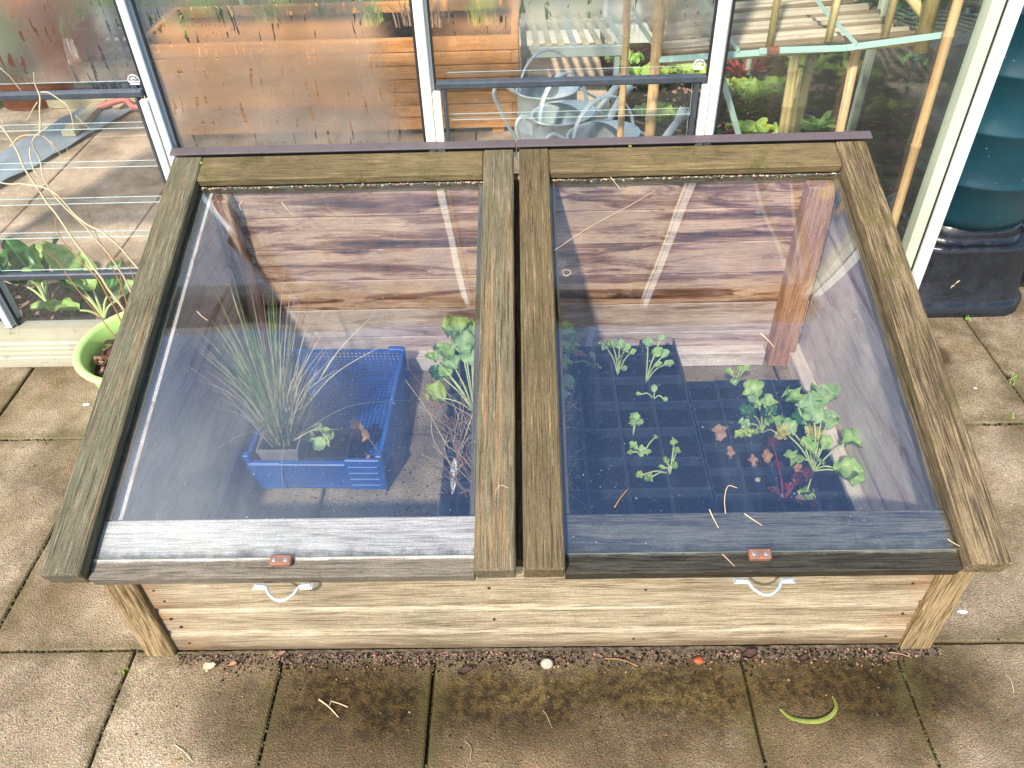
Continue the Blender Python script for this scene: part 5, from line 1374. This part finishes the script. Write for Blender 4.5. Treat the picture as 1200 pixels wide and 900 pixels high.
tray('seed_tray', .035, .395, 1.075, 1.745, 4, 7, .068, 'large black tray of square cells under the left of the right lid')
tray('seed_tray', .402, .690, 1.085, 1.545, 4, 6, .060, 'smaller black tray of deep cells under the leafy green plants')
tray('seed_tray', -.205, .020, 1.100, 1.690, 3, 6, .070, 'narrow black tray below the middle stiles', group='black seed trays in the right half')

# plants in tray 1
TG = 'small seedlings in the black trays'
zt = .062
leafcross('seedling', onz(724, 440, zt), [(707, 405, .16, .030, 0), (716, 403, .165, .026, 1), (726, 402, .16, .028, 0), (735, 408, .15, .026, 0), (728, 418, .13, .022, 1), (731, 432, .11, .022, 0), (742, 412, .14, .018, 1)], 'pale green seedling at the back left of the large tray', ('leaf_grey', 'leaf_mid'), shape='ovate', lob=2, crinkle=.25, group=TG)
leafcross('seedling', onz(757, 448, zt), [(759, 401, .165, .026, 0), (775, 396, .17, .020, 0), (771, 412, .15, .030, 1), (780, 415, .145, .026, 0), (784, 426, .13, .026, 0), (772, 427, .13, .020, 1)], 'round leaved seedling at the back right of the large tray', ('leaf_grey', 'leaf_mid'), shape='round', crinkle=.15, group=TG)
leafcross('seedling', onz(766, 468, zt), [(767, 455, .09, .020, 0), (748, 462, .08, .014, 1), (780, 468, .075, .012, 0)], 'tiny trailing seedling in the middle of the large tray', ('leaf_grey', 'leaf_mid'), group=TG)
leafcross('seedling', onz(742, 510, zt), [(745, 489, .11, .026, 0), (750, 495, .11, .022, 1), (741, 494, .105, .018, 0)], 'single tufted seedling left of the middle of the large tray', ('leaf_mid', 'leaf_grey'), shape='round', lob=3, crinkle=.3, group=TG)
leafcross('seedling', onz(752, 538, zt), [(742, 522, .09, .022, 0), (752, 526, .09, .020, 1), (760, 530, .085, .016, 0), (738, 530, .085, .014, 0), (768, 512, .09, .012, 1)], 'sprawling green seedling in the front half of the large tray', ('leaf_mid', 'leaf_grey'), shape='ovate', lob=2, crinkle=.3, group=TG)
leafcross('seedling', onz(785, 556, zt), [(790, 519, .10, .018, 0), (793, 528, .09, .018, 0), (780, 540, .08, .018, 1), (790, 545, .08, .018, 0), (760, 560, .075, .022, 0), (750, 556, .075, .018, 1), (775, 548, .08, .016, 0)], 'feathery bright seedling at the front right of the large tray', ('leaf_mid', 'leaf_lime'), shape='ovate', lob=3, crinkle=.35, group=TG)
leafcross('seedling', onz(697, 430, zt), [(694, 416, .10, .022, 0), (703, 431, .08, .012, 0), (670, 425, .08, .012, 0)], 'small leaf on a long stalk by the plant label', ('leaf_grey',), group=TG)
mb = MB(); leaf(mb, onz(666, 412, .10), onz(690, 416, .10), .022, crinkle=.15); tag(mb.build('dead_leaf', M['dead_leaf'], None, True, loc=onz(678, 414, .1)), 'oval tan dead leaf beside the plant label', 'dead leaf')
# label
mb = MB(); a = onz(690, 406, .07); b_ = onz(694, 384, .145)
beam(mb, a, b_, .0165, .0012, (0, -1, .6)); tag(mb.build('plant_label', M['label_white'], None, loc=a), 'pale blue white plant label standing in the large tray', 'plant label')
# plants in tray 2
leafcross('seedling', onz(862, 452, .055), [(853, 437, .09, .026, 0), (864, 444, .08, .026, 1), (868, 432, .10, .018, 0), (876, 431, .10, .018, 0), (858, 448, .07, .020, 1)], 'small green seedling at the back of the smaller tray', ('leaf_mid', 'leaf_grey'), group=TG)
leafcross('radish_plant', onz(893, 508, .055), [(882, 455, .15, .050, 0), (884, 470, .14, .036, 1), (874, 482, .13, .040, 2), (900, 470, .14, .036, 0), (896, 488, .12, .040, 2), (908, 494, .12, .042, 0), (872, 496, .10, .030, 1), (866, 510, .09, .026, 3), (878, 508, .09, .034, 3), (905, 480, .13, .030, 2), (915, 510, .10, .034, 4)], 'leafy green plant with curling leaves in the middle of the smaller tray', ('leaf_mid', 'leaf_grey', 'leaf_dark', 'leaf_lime', 'leaf_yellow'), shape='ovate', lob=2, crinkle=.3, cat='vegetable plant')
leafcross('turnip_plant', onz(953, 552, .055), [(930, 466, .17, .050, 0), (952, 478, .17, .075, 1), (965, 461, .18, .060, 1), (940, 488, .15, .050, 2), (970, 492, .14, .050, 1), (953, 508, .12, .042, 3), (947, 520, .12, .038, 0), (967, 518, .12, .036, 0), (930, 535, .10, .046, 0), (957, 538, .10, .032, 1), (1000, 514, .12, .052, 0), (994, 551, .09, .062, 0), (1003, 560, .07, .040, 0), (945, 578, .06, .042, 0), (918, 505, .12, .034, 3), (924, 500, .12, .044, 1)], 'large leafy green plant with lobed leaves at the right of the smaller tray', ('leaf_mid', 'leaf_grey', 'leaf_dark', 'leaf_yellow'), shape='ovate', lob=2, crinkle=.3, cat='vegetable plant')
leafcross('beetroot_plant', onz(918, 588, .055), [(905, 520, .12, .030, 0), (910, 545, .10, .030, 0), (945, 555, .09, .036, 0), (955, 592, .06, .020, 1), (925, 570, .07, .026, 1), (905, 575, .07, .024, 0), (935, 562, .09, .034, 0)], 'dark red beetroot seedling in the front right of the smaller tray', ('leaf_purple', 'leaf_red'), 'stem_purple', shape='ovate', crinkle=.2, cat='vegetable plant')
for (x, y, z, s, lb) in ((853, 530, .09, .020, 'withered orange leaf hanging below the leafy plant, left of three'), (880, 540, .09, .022, 'withered orange leaf in the middle of three below the leafy plant'), (896, 535, .10, .024, 'withered orange leaf, right and largest of three below the leafy plant'), (933, 551, .08, .022, 'withered orange leaf left of the big lobed plant'), (841, 508, .09, .034, 'pinkish brown withered leaf at the left edge of the smaller tray')):
    mb = MB(); p = onz(x, y, z); leaf(mb, p + V(0, s / 2, .01), p + V(.004, -s / 2, -.01), s * .9, crinkle=.5, cup=.5, lobes=2); tag(mb.build('withered_leaf', M['orange_leaf' if x != 841 else 'dead_leaf'], None, True, loc=p), lb, 'withered leaf')
for (x, y, r, lb) in ((888, 562, .007, 'small white pebble on the smaller tray'), (938, 585, .012, 'round pinkish root crown beside the beetroot seedling')):
    mb = MB(); blob(mb, onz(x, y, .062), r, (1, .9, .8), 0, .3); tag(mb.build('pebble', M['stone'] if r < .01 else M['straw_pink'], None, True, loc=onz(x, y, .062)), lb, 'pebble')
# straws lying on glass and rails
def onlid(px, py, n=-.024):
    d = ray(px, py); tl = math.tan(SL); z0 = .3117 + n / cS
    t = (z0 - tl * .7892 - CH) / (d.z - tl * d.y); return V(d.x * t, d.y * t, CH + d.z * t)
def lstraw(px, label, r=.0009, mat='straw', n=-.024):
    mb = MB(); q = spline([onlid(x, y, n) + V(0, -.0003, .001) for x, y in px], 6); tube(mb, q, [r * (1 - .4 * i / len(q)) for i in range(len(q))], 5)
    tag(mb.build('straw', M[mat], None, True, loc=q[0]), label, 'straw', 'straws lying on the lids')
lstraw([(285, 234), (281, 241), (283, 247)], 'short curved straw high on the left lid glass')
lstraw([(330, 237), (337, 246), (344, 253)], 'short straight straw high on the left lid glass')
lstraw([(231, 365), (237, 371), (244, 376)], 'short bright straw low at the left of the left lid glass')
lstraw([(712, 203), (718, 211), (726, 221)], 'pale straw at the top of the right lid glass', .0011)
lstraw([(648, 295), (690, 267), (740, 240), (770, 222)], 'long fine straight straw across the upper right lid', .0007)
lstraw([(891, 391), (899, 398), (907, 407)], 'pale straw in the middle right of the right lid', .0012)
lstraw([(831, 597), (836, 608), (842, 619)], 'straw lying across the lower edge of the right lid', .0011)
lstraw([(872, 602), (882, 609), (893, 616)], 'straw right of the crossing straw at the lower edge of the right lid', .0011)
lstraw([(846, 649), (854, 657), (861, 664)], 'pinkish straw poking over the wet front rail', .0013, 'straw_pink', -.028)
lstraw([(720, 595), (727, 584), (736, 573)], 'reddish stalk low on the right lid glass', .0014, 'twig_red')
lstraw([(850, 602), (849, 585), (853, 570), (864, 572)], 'hooked straw low on the right lid glass', .0009)
lstraw([(595, 572), (588, 569), (582, 573), (581, 580)], 'tiny curled fibre on the left lid right stile', .0006, 'straw', .001)
lstraw([(1110, 632), (1118, 637), (1128, 642)], 'fine straw against the foot of the right outer stile', .0009)
lstraw([(230, 222), (234, 208), (242, 203)], 'reddish curl in the top left corner of the left lid', .0009, 'twig_red')
mb = MB()
for k in range(46):
    a = k * .42; r = .0085 + .0012 * math.sin(k * 1.3); mb_p = onlid(664, 320) + V(math.cos(a) * r, math.sin(a) * r * cS, math.sin(a) * r * sS + .001)
    if k: tube(mb, [prevp, mb_p], .0004, 4)
    prevp = mb_p
tag(mb.build('fibre_ring', M['straw'], None, True, loc=onlid(664, 320)), 'tangled ring of pale fibre on the left of the right lid', 'fibre')
# debris along the top rails (tiny leaf bits in the glazing corner)
for (x0, x1, yy0, yy1, lb) in ((-.76, -.10, 0, 0, 'line of leaf crumbs under the top rail of the left lid'), (.055, .715, 0, 0, 'line of leaf crumbs under the top rail of the right lid')):
    mb = MB()
    for _ in range(230):
        x = U(x0, x1); v_ = LEN - .0805 - abs(random.gauss(0, .0035)); p = TL @ V(x, v_, -.0235)
        blob(mb, p, U(.0008, .0026), (1.3, .8, .7), random.choice([0, 1, 2]), .6, 1)
    tag(mb.build('leaf_crumbs', [M['bark_b'], M['straw'], M['bark_a']], None), lb, 'leaf crumbs', kind='stuff')
for (x, y, lb) in ((738, 172, 'tuft of yellow green moss on the top rail of the right lid'), (974, 197, 'tiny green seedling in the top right corner of the right lid'), (236, 192, 'yellow green moss where the left stile meets the top rail')):
    p = onlid(x, y, .001 if y < 195 else -.02); tuft('moss_tuft', p, 16, .006, (0, 0, 0), lb, ('leaf_lime',), .0028, .004, 'moss')

# middle clump: leafy lettuce and dry stems
leafcross('lettuce', V(-.14, 1.44, .06), [(534, 383, .21, .075, 0), (520, 412, .18, .065, 0), (543, 402, .20, .070, 1), (506, 418, .16, .040, 0), (555, 385, .21, .050, 0), (553, 415, .19, .060, 1), (512, 437, .13, .048, 2), (522, 434, .14, .040, 0), (510, 462, .09, .056, 3), (528, 425, .17, .05, 1)], 'crinkled green lettuce under the right of the left lid', ('leaf_mid', 'leaf_grey', 'leaf_dark', 'leaf_lime'), shape='ovate', lob=0, crinkle=.32, cat='salad plant')
leafcross('lettuce', V(.055, 1.47, .06), [(662, 388, .17, .050, 0), (672, 395, .165, .040, 0), (656, 408, .15, .045, 1), (660, 425, .13, .042, 0), (664, 448, .10, .046, 1), (658, 462, .09, .036, 1), (670, 408, .15, .040, 0)], 'pale green leaves at the left edge of the right lid', ('leaf_mid', 'leaf_grey'), shape='round', lob=2, crinkle=.3, cat='salad plant')
mb = MB()
for _ in range(190):
    b0 = V(U(-.19, -.04), U(1.16, 1.40), .065); d = V(random.gauss(0, .05), random.gauss(0, .06), U(.01, .14))
    t = b0 + d; t.z = min(t.z, .3117 + (t.y - .7892) * .3048 - .06)
    m_ = (b0 + t) / 2 + V(U(-.02, .02), U(-.02, .02), .015); tube(mb, spline([b0, m_, t], 3), [.0011, .001, .0009, .0009, .0008, .0007, .0005], 4, random.randrange(3))
tag(mb.build('dry_stems', [M['straw'], M['straw_pink'], M['twig_red']], None, True, loc=(-.12, 1.28, .065)), 'tangle of dry straw stems below the crinkled lettuce', 'dry stems')
mb = MB()
for _ in range(130):
    b0 = V(U(.035, .085), U(1.10, 1.45), .065); d = V(random.gauss(0, .03), random.gauss(0, .04), U(.01, .07))
    t = b0 + d; m_ = (b0 + t) / 2 + V(U(-.015, .015), U(-.015, .015), .012); tube(mb, spline([b0, m_, t], 3), .0008, 4, random.randrange(3))
tag(mb.build('dry_stems', [M['straw'], M['straw_pink'], M['blade']], None, True, loc=(.06, 1.28, .065)), 'wispy moss and dry stems at the left edge of the large tray', 'dry stems')
mb = MB(); leaf(mb, onz(533, 537, .09), onz(530, 577, .07), .016, crinkle=.1, nu=8, nv=3, shape='ovate'); tag(mb.build('feather', M['label_white'], None, True, loc=onz(531, 557, .08)), 'white pointed feather in the narrow tray', 'feather')
mb = MB(); q = spline([onz(475, 445, .1), onz(500, 480, .09), onz(522, 520, .08)], 6); tube(mb, q, .0011, 5); tag(mb.build('straw', M['straw'], None, True, loc=q[0]), 'long loose straw left of the dry stems', 'straw')
mb = MB(); q = spline([onz(590, 400, .26), onz(560, 470, .2), onz(535, 540, .07)], 6); tube(mb, q, .0014, 5); tag(mb.build('straw', M['straw'], None, True, loc=q[0]), 'long bent straw rising over the crinkled lettuce', 'straw')
# floor crumbs in the frame
mb = MB()
for _ in range(500): blob(mb, (U(-.66, -.21), U(1.0, 1.66), .0015), U(.001, .003), (1, 1, .6), random.choice([0, 1]), .5, 1)
tag(mb.build('floor_crumbs', [M['soil_black'], M['crumb']], None), 'soil crumbs on the slabs inside the left half of the frame', 'crumbs', kind='stuff')
